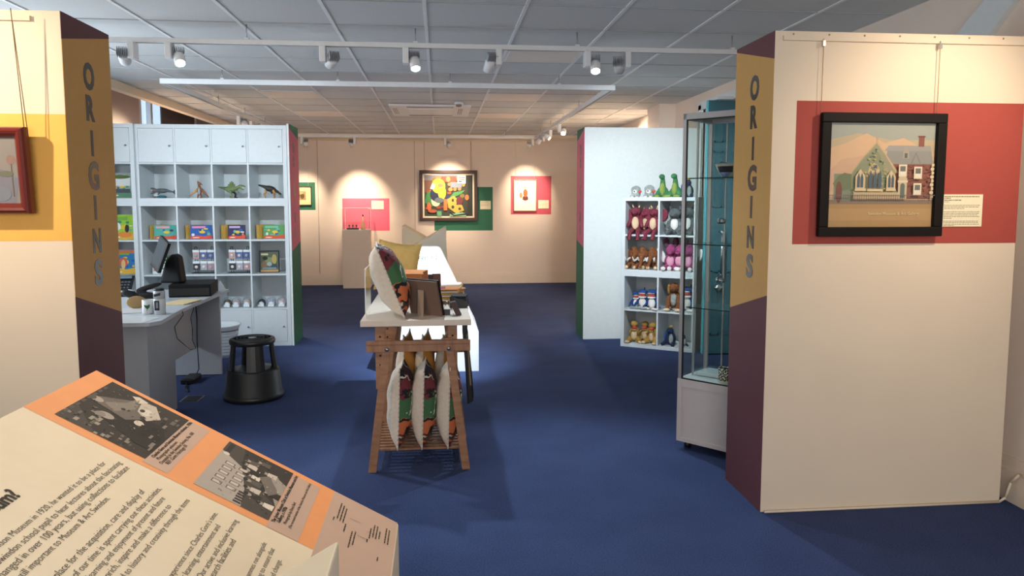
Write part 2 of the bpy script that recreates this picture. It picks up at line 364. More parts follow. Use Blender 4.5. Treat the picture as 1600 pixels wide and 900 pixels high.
# --- right: church watercolour
W_, H_ = .604, .565
t = thing('framed_painting', 'black framed painting of an ivy gabled church hall and red brick house', 'picture', (2.035, 3.255, 1.32))
frame_parts(t, -W_/2, W_/2, 0, H_, .044, .03, mat('black_frame', '#15110f', .6, spec=.2))
g = MB(); w2, h2 = W_-.088, H_-.088
brick = '87564a'
sh = [('r', 'b9a98c', 0, 0, w2, h2), ('p', '9fa49a', [(0, .40), (.14, .43), (.30, .40), (w2, .40), (w2, h2), (0, h2)]), ('p', 'cfae8c', [(0, .12), (w2, .12), (w2, .34), (.44, .37), (.36, .41), (.27, .385), (.18, .43), (.07, .38), (0, .36)]),
      ('p', 'c7a489', [(.0, .16), (.2, .2), (.18, .33), (.06, .31), (0, .25)]),
      ('r', 'ab8a5c', 0, 0, w2, .11), ('r', 'b39265', 0, .03, w2, .085), ('r', '8c7a68', 0, .105, w2, .125),
      ('r', '7f8a78', .03, .12, .13, .245), ('p', '6e7a5c', [(.025, .2), (.05, .235), (.08, .25), (.12, .24), (.13, .18), (.09, .17), (.05, .16)]), ('e', '7a5048', .055, .16, .016, .05),
      ('r', brick, .315, .13, .505, .30), ('p', '8f8f8a', [(.27, .29), (.29, .375), (.495, .375), (.512, .29)]), ('p', '9a9994', [(.27, .35), (.29, .375), (.495, .375), (.5, .35)]),
      ('r', brick, .435, .37, .463, .42), ('r', '7b3f33', .431, .413, .467, .42), ('p', 'a59c8c', [(.36, .315), (.36, .345), (.374, .372), (.39, .345), (.39, .315)]), ('r', '56605e', .369, .318, .382, .34),
      ('p', '7d7c78', [(.40, .292), (.425, .345), (.45, .292)]), ('p', '8f8f8a', [(.406, .292), (.425, .335), (.444, .292)]),
      ('p', 'c0a982', [(.10, .25), (.232, .397), (.342, .25)]), ('p', '96937a', [(.115, .13), (.115, .25), (.16, .31), (.23, .385), (.275, .33), (.325, .255), (.335, .13)]), ('p', '868c70', [(.12, .15), (.12, .25), (.17, .31), (.225, .365), (.25, .33), (.28, .24), (.30, .17), (.26, .14), (.2, .17), (.16, .14)]),
      ('r', 'b9a27e', .228, .385, .235, .415),
      ('p', 'c9b48e', [(.19, .175), (.19, .25), (.203, .28), (.222, .295), (.241, .28), (.255, .25), (.255, .175)])]
rs = random.Random(21)
for k in range(170):
    x = rs.uniform(.115, .335); top = .13+(.25 if x < .3 else .2)*max(.2, 1-abs(x-.228)/.125)
    sh.append(('e', rs.choice(['7f8a68', '9a9a72', 'a8a078', '6f7a58', 'b0a47e', '8a9478', 'b59a62']), x, rs.uniform(.15, max(.16, top)), rs.uniform(.003, .008), rs.uniform(.002, .005)))
for k in range(50): sh.append(('e', rs.choice(['c9ad8c', 'bfae94', 'b5aa98', 'd2b391']), rs.uniform(.02, .25), rs.uniform(.28, .46), rs.uniform(.01, .04), rs.uniform(.004, .01))) if 0 else None
for k in range(60): sh.append(('r', rs.choice(['7d4a3e', '925f50', '855044']), *(lambda a, b_: (a, b_, a+.012, b_+.004))(rs.uniform(.385, .485), rs.uniform(.135, .29))))
def lancet(x, z0, z1, w, c='4e5c66'): return ('p', c, [(x-w, z0), (x+w, z0), (x+w, z1-(z1-z0)*.35), (x, z1), (x-w, z1-(z1-z0)*.35)])
for cx, zb, zt, ww in ((.150, .182, .257, .019), (.300, .182, .252, .018)): sh.append(lancet(cx, zb-.006, zt+.01, ww+.004, 'c9b48e'))
for cx in (.2, .2225, .245): sh.append(lancet(cx, .18, .262, .0085))
sh += [('e', '4e5c66', .2225, .277, .008, .008)]
for cx in (.142, .158): sh.append(lancet(cx, .182, .250, .007))
for cx in (.292, .308): sh.append(lancet(cx, .182, .245, .0065))
sh += [('r', 'cbb894', .125, .166, .18, .176), ('r', 'cbb894', .185, .164, .262, .175), ('r', 'cbb894', .277, .166, .325, .176), ('r', 'b7a482', .12, .13, .335, .16),
       ('p', 'bfae90', [(.335, .13), (.335, .225), (.356, .25), (.378, .225), (.378, .13)]), ('r', 'd0c1a4', .332, .205, .382, .215), ('r', '5f6b62', .346, .133, .368, .19), ('e', '5f6b62', .357, .19, .011, .012)]
for cx, cz in ((.355, .258), (.43, .248), (.43, .172)):
    sh += [('r', 'd6c9b0', cx-.02, cz-.026, cx+.02, cz+.03), ('r', '6a6b68', cx-.013, cz-.02, cx+.013, cz+.022), ('r', 'd9d2bf', cx-.013, cz-.02, cx+.013, cz-.002)]
for k in range(9): sh.append(('r', 'cdbfa2', .497-(k % 2)*.006, .135+k*.018, .508, .147+k*.018))
for k in range(46): sh.append(('r', '6f625c', .005+k*.011, .118, .0068+k*.011, .15))
sh += [('r', '7a6e66', 0, .145, w2, .1475)]
Mx = T(-W_/2+.044, -.008, .044) @ FRONT
flat(g, sh, Mx, .00005)
add_text(g, 'Swindon Museum & Art Gallery', mat('ink_pale', '#d8c59c', .8), Mx @ T(.20, .055, .004), size=.018, width=.25)
g.build('painting', t)
MB().box(-W_/2+.03, W_/2-.03, -.013, -.0125, .03, H_-.03, glass('picture_glass', (1, 1, 1), .1)).build('glazing', t)
for x in (-.3, .262): MB().cyl((x, -.004, H_-.03), (x, -.004, .895), .0016, mat('wire', '#a9885f', .5), 6).build('hanging_wire', t)
for x in (-.3, .262): MB().box(x-.006, x+.006, -.012, 0, .86, .885, m_metal).build('hanging_hook', t)
# --- labels
m_card = mat('label_card', '#efe6c6', .8); m_ink = mat('print_ink', '#4a4338', .9); m_ink2 = mat('print_ink_thin', '#a39a82', .9)
def info_card(label, x, y, z0, w, h, lines, parent=None, group=None):
    t = thing('information_label', label, 'label', (x, y, z0), 0, group)
    MB().box(-w/2, w/2, -.005, 0, 0, h, m_card).build('card', t, .0005)
    g = MB()
    for i, (zz, ww, bd) in enumerate(lines): greek(g, m_ink if bd else m_ink2, T(-w*.45, -.0053, h*zz) @ FRONT, 0, 0, ww*w, h*.022, i)
    g.build('printed_text', t); return t
info_card('cream printed information label beside the church painting', 2.458, 3.2688, 1.363, .205, .152,
          [(.92, .86, 1), (.87, .16, 1), (.81, .42, 1), (.76, .13, 0), (.65, .88, 0), (.60, .88, 0), (.55, .5, 0), (.45, .88, 0), (.40, .88, 0), (.35, .84, 0), (.30, .88, 0), (.25, .2, 0), (.16, .88, 0), (.115, .86, 0), (.065, .88, 0), (.02, .27, 0)])
# --- left: red-framed painting (only its right edge in view)
m_rf = mat('cherry_frame', '#6e2a24', .25)
t = thing('framed_painting', 'dull grey flower painting in a glossy cherry red frame at the left edge', 'picture', (-2.0, 3.205, 1.435))
def moulding(t, x0, x1, z0, z1, fw, d, m):
    for A, B, C_, D_ in (((x0, z0), (x1, z0), (x1-fw, z0+fw), (x0+fw, z0+fw)), ((x1, z0), (x1, z1), (x1-fw, z1-fw), (x1-fw, z0+fw)), ((x1, z1), (x0, z1), (x0+fw, z1-fw), (x1-fw, z1-fw)), ((x0, z1), (x0, z0), (x0+fw, z0+fw), (x0+fw, z1-fw))):
        pass
    g = MB(); prof = [(0, 0), (0, -d*.6), (.12, -d*.85), (.35, -d), (.6, -d*.93), (.85, -d*.7), (1, -d*.5), (1, 0)]
    cs = [(x0, z0, 1, 1), (x1, z0, -1, 1), (x1, z1, -1, -1), (x0, z1, 1, -1)]; n = len(prof); v = []; f = []
    for (cx, cz, sx, sz) in cs:
        for u, y in prof: v.append((cx+sx*u*fw, y, cz+sz*u*fw))
    for k in range(4):
        for j in range(n-1): a = k*n+j; b_ = ((k+1) % 4)*n+j; f.append((a, b_, b_+1, a+1))
    g.add(v, f, m, False); return g.build('frame', t)
moulding(t, -.36, .36, 0, .345, .042, .05, m_rf)
g = MB(); Mx = T(-.32, -.02, .04) @ FRONT
flat(g, [('r', '85807a', 0, 0, .64, .265), ('p', '777680', [(.40, 0), (.62, 0), (.64, .1), (.55, .15), (.45, .1)]), ('p', '6f675c', [(.3, .1), (.42, .17), (.52, .12), (.56, .2), (.5, .26), (.3, .26)]), ('e', 'a39a68', .545, .215, .012, .02), ('e', '8a6e66', .615, .175, .018, .02), ('e', '96706a', .50, .09, .04, .02),
         ('r', '655f50', .552, .05, .556, .2), ('r', '5d5a50', .612, .03, .616, .16), ('e', '757c86', .57, .04, .035, .03), ('e', '8d7f6e', .45, .17, .05, .04), ('e', '686a5a', .59, .12, .03, .012)], Mx, .00015)
g.build('painting', t)
MB().cyl((.352, -.012, .33), (.345, -.012, .80), .0016, mat('cord', '#6f5a3c', .8), 6).cyl((.365, -.012, .3), (.347, -.012, .75), .0016, mat('cord', '#6f5a3c', .8), 6).build('hanging_cord', t)
shadow_tilt(t, 4)
t.location.y = 3.19
# --- back wall painted rectangles
for x0, x1, z0, z1, m in ((-2.75, -2.15, 1.32, 1.797, m_green), (-1.69, -.876, .955, 1.52, mat('rose_paint', '#e0667e', .75)), (-.09, .947, .951, 1.723, m_green), (1.27, 2.0, 1.235, 1.919, mat('rose_red_paint', '#d0596a', .75))):
    MB().box(x0, x1, 13.1485, 13.15, z0, z1, m).build('painted_rectangle', wb)
# big central painting
t = thing('framed_painting', 'large brown framed colourful abstract painting on the far wall', 'picture', (.162, 13.148, 1.123))
frame_parts(t, -.51, .51, 0, .89, .055, .05, mat('walnut_frame', '#43271c', .4))
MB().box(-.455, .455, -.02, -.015, .055, .835, mat('cream_slip', '#e3d5bd', .8)).build('mount', t)
Mx = T(-.425, -.021, .085) @ FRONT; g = MB(); w2, h2 = .85, .725
rs = random.Random(4)
sh = [('r', '3a3c34', 0, 0, w2, h2), ('r', '6a4a3c', 0, .42, .3, h2), ('r', '75737c', 0, .63, .6, h2), ('r', '2c2f2c', .76, 0, w2, h2)]
for k in range(26): sh.append(('e', rs.choice(['b8573a', '8a3f33', '45704a', '5a5f6a', '7a6a3a', '9a6a48', '3a5a3e', '6a3c50', 'a8744c']), rs.uniform(.03, .78), rs.uniform(.03, .68), rs.uniform(.02, .07), rs.uniform(.02, .05)))
sh += [('r', '9a4a3c', .30, .60, .56, .70), ('e', 'e08050', .42, .65, .04, .05), ('e', '9a4a3c', .52, .65, .035, .045), ('p', '3f7a48', [(0, .25), (.05, .42), (.14, .45), (.15, .28), (.22, .2), (.1, .15)]), ('p', '4a8a52', [(.42, .30), (.52, .42), (.72, .46), (.66, .40), (.54, .34)]),
       ('r', '7a8290', .46, .5, .66, .6), ('e', 'd8c8a8', .2, .27, .08, .1), ('e', '232a44', .2, .38, .10, .12), ('e', '2c3556', .36, .33, .09, .06), ('e', 'e6d23c', .25, .53, .12, .13), ('e', 'e6d23c', .31, .42, .07, .13), ('p', 'e4dcc6', [(.10, .48), (.14, .58), (.2, .56), (.17, .47)]), ('e', 'e07858', .28, .54, .045, .035),
       ('e', '5a6470', .26, .28, .08, .05), ('r', 'e2703c', .34, .1, .40, .3), ('p', 'b9a04c', [(.40, .3), (.52, .36), (.58, .3), (.56, .2), (.66, .2), (.7, .1), (.55, .05), (.42, .15)]), ('e', '3c3a20', .50, .28, .02, .03), ('e', '3c3a20', .5, .16, .025, .03), ('e', '3c3a20', .62, .13, .025, .025), ('e', '6a3038', .62, .27, .06, .07),
       ('e', 'e87848', .75, .33, .035, .05), ('e', 'e08050', .46, .47, .04, .035), ('e', 'e08050', .54, .475, .03, .035), ('e', 'e08050', .62, .48, .03, .03), ('e', 'e08050', .44, .56, .03, .03), ('e', 'dc8858', .69, .56, .03, .04),
       ('p', '7ab08a', [(.44, 0), (.45, .06), (.52, .04), (.6, .07), (.72, .05), (.74, 0)]), ('r', '5a9a70', .22, .0, .3, .09), ('e', 'd8623c', .08, .17, .035, .07), ('e', 'a8583c', .14, .09, .08, .03), ('p', '1d1d1a', [(.45, .08), (.52, .02), (.74, .05), (.78, .03), (.52, 0), (.44, .05)]),
       ('r', 'f4f4ee', .585, .575, .73, .715), ('r', '111111', .60, .675, .72, .69), ('r', '111111', .60, .642, .71, .657), ('r', '111111', .605, .605, .66, .62)]
flat(g, sh, Mx, .0003)
g.build('painting', t)
for x in (-.42, .40): MB().cyl((x, -.01, .86), (x, -.01, 1.40), .003, mat('wire', '#a9885f', .5), 6).build('hanging_wire', t)
# pale portrait in pink rectangle
t = thing('framed_painting', 'small pale picture of a brown figure in a thin light frame on rose paint', 'picture', (1.525, 13.148, 1.292))
frame_parts(t, -.208, .208, 0, .57, .014, .03, mat('ash_frame', '#b08a66', .5))
g = MB(); flat(g, [('r', 'f3ece0', 0, 0, .388, .542), ('e', '7a3a2a', .2, .22, .05, .045), ('e', 'b06a40', .2, .31, .04, .07), ('e', 'c98a5a', .12, .27, .025, .05), ('e', 'd8b08a', .2, .41, .022, .03), ('r', '6a3a2a', .15, .19, .25, .215)], T(-.194, -.012, .014) @ FRONT, .0004); g.build('painting', t)
for x in (-.17, .17): MB().cyl((x, -.01, .56), (x, -.01, 1.23), .0025, m_wall, 6).build('hanging_wire', t)
# small print on green
t = thing('framed_painting', 'small gold framed print on green paint at the far left', 'picture', (-2.43, 13.148, 1.40))
frame_parts(t, -.22, .22, 0, .33, .012, .03, mat('dark_gilt', '#3b3226', .5))
g = MB(); flat(g, [('r', 'e8cf9c', 0, 0, .416, .306), ('r', 'a58a5c', .16, .08, .33, .23), ('e', '4a3c28', .2, .16, .03, .04), ('e', '5f4a2e', .27, .15, .035, .05), ('e', 'c7a873', .24, .2, .05, .02)], T(-.208, -.012, .012) @ FRONT, .0004); g.build('painting', t)
MB().cyl((.17, -.01, .32), (.17, -.01, 1.12), .0025, m_wall, 6).build('hanging_wire', t)
for lab, x, z, w, h in (('pale label on rose paint above the display plinth', -1.08, 1.33, .21, .15), ('pale label on green paint beside the large colourful painting', .817, 1.328, .19, .15), ('pale label on rose red paint beside the small pale picture', 1.86, 1.34, .19, .15)):
    info_card(lab, x, 13.147, z, w, h, [(.8, .7, 1), (.6, .86, 0), (.5, .86, 0), (.4, .7, 0)])

# ================================================================= AC, DETECTOR, CEILING LIGHTS, TRACKS
t = thing('air_conditioning_unit', 'white square ceiling cassette air conditioner with slots', 'air conditioner', (-.10, 9.48, 2.627))
MB().box(-.49, .49, -.53, .53, -.025, 0, m_bar).build('fascia', t, .006)
MB().box(-.27, .27, -.3, .3, -.034, -.024, m_bar).build('intake_grille', t, .004)
g = MB()
for y in (-.43, .43): g.box(-.28, .28, y-.03, y+.03, -.0265, -.024, m_black)
for x in (-.40, .40):
    for k in (-1, 0, 1): g.box(x-.035+k*.02, x-.028+k*.02, -.3, .3, -.0265, -.024, m_black)
g.build('air_slot', t)
t = thing('smoke_detector', 'round white smoke detector under the ceiling beside the air conditioner', 'smoke detector', (.235, 8.72, 2.628))
MB().lathe([(.045, 0), (.055, -.02), (.05, -.03)], m_bar).build('base', t); MB().lathe([(.035, -.032), (.035, -.05), (.02, -.058)], mat('detector_grey', '#8a8078', .6)).build('sensor', t)
m_diff = mat('diffuser', '#e4ddd6', .5)
first = None
for (cx, cy, lab) in ((-1.577, 8.32, 'square ceiling light panel left of centre nearest the track frame'), (-1.577, 10.12, 'square ceiling light panel left of centre farther back'), (.823, 8.02, 'square ceiling light panel right of centre nearest the track frame'), (.823, 10.12, 'square ceiling light panel right of centre farther back'), (.823, 5.92, 'square ceiling light panel above the room between the two tracks')):
    cy = 4.42+.6*round((cy-4.72)/.6)+.3; cx = -.077+.6*round((cx-.223)/.6)+.3
    if first is None:
        first = t = thing('ceiling_light', lab, 'ceiling light', (cx, cy, 2.634), 0, 'square ceiling light panels')
        MB().box(-.287, .287, -.293, .293, -.004, 0, m_bar).build('light_frame', t); MB().box(-.27, .27, -.27, .27, -.007, -.0035, m_diff).build('diffuser', t)
    else:
        t = copy_tree(first); t.location = (cx, cy, 2.634); t['label'] = lab

def track(name, label, segs, z, w=.035, h=.032, group=None):
    t = thing(name, label, 'lighting track', (*segs[0][0], z)); ox, oy = segs[0][0]
    g = MB()
    for (a, b_) in segs:
        x0, x1 = sorted((a[0]-ox, b_[0]-ox)); y0, y1 = sorted((a[1]-oy, b_[1]-oy))
        e_ = -w/2 if (y1-y0 > .01 and len(segs) > 1) else w/2
        g.box(x0-w/2, x1+w/2, y0-e_, y1+e_, 0, h, m_track)
    g.build('rail', t, .002)
    g = MB(); s = MB()
    for (a, b_) in segs:
        n = max(2, int((Vector(a)-Vector(b_)).length/1.3)+1)
        for k in range(n):
            q = Vector(a).lerp(Vector(b_), (k+.5)/n); g.cyl((q.x-ox, q.y-oy, h), (q.x-ox, q.y-oy, 2.634-z), .004, m_metal, 6)
            g.box(q.x-ox-.015, q.x-ox+.015, q.y-oy-.02, q.y-oy+.02, h, h+.012, m_track)
        x0, x1 = sorted((a[0]-ox, b_[0]-ox)); y0, y1 = sorted((a[1]-oy, b_[1]-oy))
        hx = .004 if x1-x0 < .01 else 0; hy = .004 if y1-y0 < .01 else 0
        s.box(x0-hx if hx else x0+.03, x1+hx if hx else x1-.03, y0-hy if hy else y0+.03, y1+hy if hy else y1-.03, -.0008, -.0002, m_black)
    g.build('suspension', t); s.build('conductor_slot', t); return t
track('lighting_track', 'straight white lighting track crossing the ceiling nearest the viewer', [((-2.9, 5.1), (2.6, 5.1))], 2.505)
track('lighting_track', 'rectangular white lighting track frame hung over the far gallery', [((-2.40, 6.85), (1.61, 6.85)), ((-2.40, 6.85), (-2.40, 12.3)), ((1.61, 6.85), (1.61, 12.3)), ((-2.40, 12.3), (1.61, 12.3))], 2.505, .05, .045)

def spot_light(parent, loc, d, e, col, ang, blend=.5, r=.03):
    l = bpy.data.lights.new('spot_beam', 'SPOT'); l.energy = e; l.color = col; l.spot_size = R(ang); l.spot_blend = blend; l.shadow_soft_size = r
    o = bpy.data.objects.new('spot_beam', l); COL.objects.link(o); o.location = loc; o.rotation_euler = Vector(d).to_track_quat('-Z', 'Y').to_euler(); o.parent = parent
def lamp(x, y, target, label, e=60, col=COOL, ang=60, zt=2.505, blend=1., side=1, on=True, group='white track spotlights'):
    """track head: gear box, joint, finned can, lens; lights its target"""
    t = thing('track_spotlight', label, 'spotlight', (x, y, zt), 0, group)
    MB().box(-.02, .02, -.045, .045, -.105, .002, m_track).build('gear_box', t, .005)
    c = Vector((side*.058, 0, -.085)); d = (Vector(target)-(Vector((x, y, zt))+c)).normalized()
    M = Matrix.Translation(c) @ d.to_track_quat('Z', 'Y').to_matrix().to_4x4()
    MB().cyl((side*.018, 0, -.085), (side*.034, 0, -.085), .009, m_track, 10).build('swivel', t)
    g = MB(); g.lathe([(.031, -.02), (.036, 0), (.036, .065), (.031, .065), (.029, .058)], m_track, 20, M)
    g.build('lamp_head', t)
    g = MB()
    for k in range(7): g.box(-.034+k*.0105, -.0305+k*.0105, -.029, .029, -.065, -.018, mat('fin_grey', '#9a9ea3', .4), M)
    g.build('heat_sink', t)
    lm = mat('lens_cool' if col == COOL else 'lens_warm', '#ffffff', .3, emit=(col, 25 if col == COOL else 9)) if on else mat('lens_off', '#2a2624', .3)
    MB().lathe([(.0, .0595), (.029, .0595), (.029, .0605), (.0, .0605)], lm, 16, M).build('lens', t)
    if on: spot_light(t, c + d*.07, d, e, col, ang, blend)
    return t
E_C = 75
lamp(-2.02+.05, 5.1, (-2.6, 7.8, 1.3), 'white finned spotlight on the near track beside the left ochre panel', 48, COOL, 75, side=-1)
lamp(-1.74, 5.1, (-.9, 3.4, .2), 'lit white spotlight on the near track, leftmost of those facing the viewer', 62, COOL, 75)
lamp(-.76, 5.1, (-1.9, 7.9, 1.2), 'white finned spotlight on the near track above the shelving, turned away', 50, COOL, 70)
lamp(-.215, 5.1, (.15, 3.9, .2), 'lit white spotlight on the near track above the cushion stand', 62, COOL, 80)
lamp(.41, 5.1, (-.05, 6.35, .75), 'white finned spotlight on the near track turned toward the bright display unit', 380, COOL, 48, side=-1)
lamp(1.02, 5.1, (.9, 3.6, .2), 'lit white spotlight on the near track, rightmost of those facing the viewer', 62, COOL, 75)
lamp(1.30, 5.1, (2.1, 7.5, 1.2), 'white finned spotlight on the near track nearest the right ochre panel', 170, COOL, 75, side=-1)
# rectangular frame lamps
lamp(1.61, 9.9, (1.0, 7.0, .0), 'lit spotlight on the right arm of the track frame, nearest of four', 60, WARM, 70, zt=2.5)
lamp(1.61, 10.7, (2.8, 9.9, 1.5), 'spotlight on the right arm of the track frame, second from the near end', 700, WARM, 90, zt=2.5, side=-1)
lamp(1.61, 11.4, (.2, 12.4, 0.2), 'dark mouthed spotlight on the right arm of the track frame, third from the near end', 70, WARM, 90, zt=2.5, side=-1)
lamp(-2.40, 9.3, (-1.2, 7.2, .0), 'lit spotlight on the left arm of the track frame above the shelving', 60, WARM, 70, zt=2.5)
lamp(-2.40, 9.9, (-3.6, 9.3, 1.4), 'lit spotlight on the left arm of the track frame, behind its twin', 800, WARM, 90, zt=2.5)
lamp(1.55, 12.3, (1.55, 13.14, 1.62), 'spotlight on the far track bar before the small pale picture', 80, WARM, 58, zt=2.5, side=-1)
lamp(.10, 12.3, (.16, 13.14, 1.62), 'spotlight on the far track bar before the large painting', 110, WARM, 64, zt=2.5)
lamp(-1.36, 12.3, (-1.35, 13.14, 1.35), 'spotlight on the far track bar above the display plinth', 120, WARM, 62, zt=2.5, side=-1)
lamp(-2.2, 12.3, (-2.4, 13.14, 1.4), 'spotlight on the far track bar before the small green mounted print', 80, WARM, 55, zt=2.5)
# near track behind the viewer, over the two front panels
track('lighting_track', 'straight white lighting track above the two front panels', [((-2.9, 2.15), (2.7, 2.15))], 2.505)
lamp(2.40, 2.15, (2.28, 3.27, 1.75), 'spotlight aimed at the church painting', 40, WARM, 78)
lamp(-2.45, 2.15, (-1.85, 3.2, 1.80), 'spotlight aimed at the red framed painting', 72, WARM, 76)
lamp(-.2, 2.15, (-.45, 1.2, 1.0), 'spotlight aimed at the reading lectern', 38, WARM, 90)

# ================================================================= LECTERNS
m_lect = mat('lectern_cream', '#e8ddc4', .6, noise=.01)
LX, HX, LZ, HZ = -.085, -.632, .859, 1.176     # low and high edges of the near board
def lectern_body(t, y0, y1, flip, name='body'):
    """local coordinates: x across, low edge at right unless flip"""
    w = .547; a, b_ = ((0, LZ), (-w, HZ)) if not flip else ((0, HZ), (-w, LZ))
    MB().prism([(0, y0, 0), (a[0], y0, a[1]), (b_[0], y0, b_[1]), (-w, y0, 0)], (0, y1-y0, 0), m_lect).build(name, t, .003)
lt = thing('reading_lectern', 'cream sloping lectern with orange edged text board in the foreground', 'lectern', (LX, .667, 0))
lectern_body(lt, 0, .733, False)
ang = math.atan2(HZ-LZ, .547)
BM = Matrix(((0, -math.cos(ang), math.sin(ang), 0), (1, 0, 0, .733), (0, math.sin(ang), math.cos(ang), LZ), (0, 0, 0, 1)))
m_or = mat('print_orange', '#f0a368', .6); m_tan = mat('print_tan', '#c7ab99', .6); m_cr = mat('print_cream', '#ece0c6', .6)
BM0 = BM @ T(0, 0, .0006)
g = MB(); Z = .0004
def q(x0, y0, x1, y1, z, m): g.add([(x0, y0, z), (x1, y0, z), (x1, y1, z), (x0, y1, z)], [(0, 1, 2, 3)], m, False, BM0)
q(-.733, .003, -.003, .63, .0004, m_cr); q(-.243, .14, -.003, .63, .0008, m_or); q(-.733, .003, -.003, .14, .0008, m_tan)
q(-.232, .398, -.016, .441, .0012, m_tan); q(-.243, .168, -.022, .224, .0012, m_tan)
g.build('graphic_board', lt)
# archive photographs, flat prints
g = MB(); Mx = BM0 @ T(-.221, .44, .0014)
rs = random.Random(11); greys = ['2c2a28', '1f1e1d', '3a3735', '4a4643', '6a655f']
sh = [('r', '35312e', 0, 0, .204, .152), ('p', '4b4642', [(0, .085), (.07, .152), (0, .152)])]
for k in range(34): x = rs.uniform(.0, .065); y = rs.uniform(.03, .145); sh.append(('r', rs.choice(['8d867c', '6f6962', '55504b', 'a49d92', '2a2725']), x, y, x+rs.uniform(.004, .016), y+rs.uniform(.003, .008)))
for k in range(8): sh.append(('r', '5c5752', .02+k*.02, .145, .032+k*.02, .15))
sh += [('p', '23211f', [(.03, .03), (.06, .1), (.09, .1), (.12, .06), (.13, .02), (.08, .0), (.03, .0)]), ('e', 'aaa299', .073, .102, .011, .014), ('e', '8f8880', .068, .11, .010, .009), ('p', '6e6861', [(.09, .075), (.10, .13), (.125, .14), (.165, .1), (.17, .06), (.13, .05)]),
       ('e', 'b0a89e', .113, .138, .010, .012), ('e', '5b564f', .112, .145, .009, .006), ('p', '8a837a', [(.10, .10), (.115, .125), (.15, .1), (.18, .095), (.18, .085), (.14, .08)]), ('p', 'c7bfb3', [(.12, .05), (.14, .075), (.185, .085), (.19, .06), (.15, .035)]), ('p', 'd8d0c2', [(.17, .085), (.185, .105), (.195, .095), (.19, .075)]),
       ('e', 'ded6c8', .15, .062, .014, .008), ('e', 'd5cdc0', .10, .055, .010, .008), ('p', '1c1b1a', [(.06, .04), (.10, .05), (.11, .02), (.07, .01)])]
for k in range(9): x = rs.uniform(.12, .185); y = rs.uniform(.055, .095); sh.append(('e', rs.choice(['3a3734', 'e2dbce', '6d6760', 'b8b0a5']), x, y, rs.uniform(.003, .007), rs.uniform(.002, .005)))
for k in range(12): x = rs.uniform(.02, .19); y = rs.uniform(.004, .03); sh.append(('r', rs.choice(['4c4844', '6a645e', '857e76', '1a1918']), x, y, min(.2, x+rs.uniform(.006, .02)), y+rs.uniform(.003, .008)))
for k in range(150):
    x = rs.uniform(.004, .196); y = rs.uniform(.004, .146); dk = not (.07 < x < .19 and .045 < y < .13)
    sh.append(('p', rs.choice(['302d2a', '4a4642', '3c3936', '5f5a54', '7b756d'] if dk else ['8f887e', '6e6861', 'b5ada1', '4a4642', 'd0c8bb']), [(x+rs.uniform(-.004, .004), y+rs.uniform(-.003, .003)) for _ in range(3)]))
flat(g, sh, Mx, .000008)
g.build('archive_photograph', lt)
g = MB(); Mx = BM0 @ T(-.223, .225, .0014)
sh = [('r', '4a4642', 0, 0, .205, .132), ('p', 'b3aca4', [(0, .05), (.0, .132), (.16, .132), (.13, .085), (.06, .06)]), ('p', '35322f', [(.13, .085), (.205, .10), (.205, .0), (.05, .0)]), ('r', '2f2c2a', .150, .118, .20, .127), ('e', 'd9d3c8', .153, .122, .006, .006), ('p', 'a39c94', [(.05, 0), (.12, .03), (.16, .03), (.14, 0)])]
for k in range(10): x = .035+(k % 5)*.02; y = .07+(k//5)*.026+.0; sh += [('r', '6a645d', x, y, x+.012, y+.018), ('r', 'cfc8bd', x+.002, y+.002, x+.010, y+.016)]
for k in range(5): sh += [('r', '3a3734', .005+k*.009, .052, .011+k*.009, .066)]
for k, (x, y, s_) in enumerate(((.05, .045, 1), (.07, .052, 1), (.095, .058, 1.1), (.115, .062, .9), (.13, .07, 1.1), (.148, .078, 1), (.165, .078, 1), (.04, .02, 1), (.085, .022, 1.2), (.15, .04, 1), (.18, .06, 1))):
    sh += [('p', ['2b2927', 'cfc7bb', '5d5852', 'e4ddd0'][k % 4], [(x-.009*s_, y-.018*s_), (x-.007*s_, y), (x+.007*s_, y), (x+.010*s_, y-.018*s_)]), ('e', 'a8a096', x, y+.005*s_, .005*s_, .006*s_), ('e', '2e2b28', x, y+.009*s_, .005*s_, .004*s_)]
sh += [('p', '77716a', [(.075, .02), (.125, .05), (.145, .035), (.10, .006)])]
for k in range(110):
    x = rs.uniform(.004, .2); y = rs.uniform(.004, .1)
    sh.append(('p', rs.choice(['302d2a', '5f5a54', '3c3936', '8f887e', 'c4bcb0', '6e6861']), [(x+rs.uniform(-.004, .004), y+rs.uniform(-.003, .003)) for _ in range(3)]))
flat(g, sh, Mx, .000008)
g.build('archive_photograph', lt)
# printed words
m_tx = mat('text_black', '#38342d', .8)
def tline(g, s, u, v, wd, bold=-.00016, M0=None): add_text(g, s, m_tx, BM0 @ T(u, v, .0012), size=.0115, width=wd, align='RIGHT', bold=bold, ext=.0001)
g = MB()
K = .0053  # mean advance per character
paras = [('Swindon Museum in 1920, he wanted it to be a place for', -.286, .4745), ('Swindon school pupil to hear lectures about the fascinating', -.265, .4590), ('It has changed in over 100 years, but using collections to facilitate', -.268, .4450), ('that is still important to Museum & Art Swindon.', -.366, .4300),
         ('is a place for the acquisition, care and display of', -.309, .4020), ('and much of our time is spent carrying out these activities,', -.282, .3870), ('the learning and enjoyment of present and future', -.302, .3730), ('to enrich, inspire and make a difference to', -.314, .3585), ('connected to history and creativity through the items', -.276, .3430),
         ('experience since Charles Gore\u2019s time.', -.274, .2970), ('for learning, entertainment and', -.304, .2830), ('Our active and inclusive learning', -.267, .2650), ('research facilities and', -.322, .2520),
         ('programmes run alongside', -.290, .2105), ('working to ensure that', -.295, .1955), ('and change.', -.315, .1790)]
for s, u, v in paras: tline(g, s, u, v, len(s)*K)
g.build('printed_text', lt)
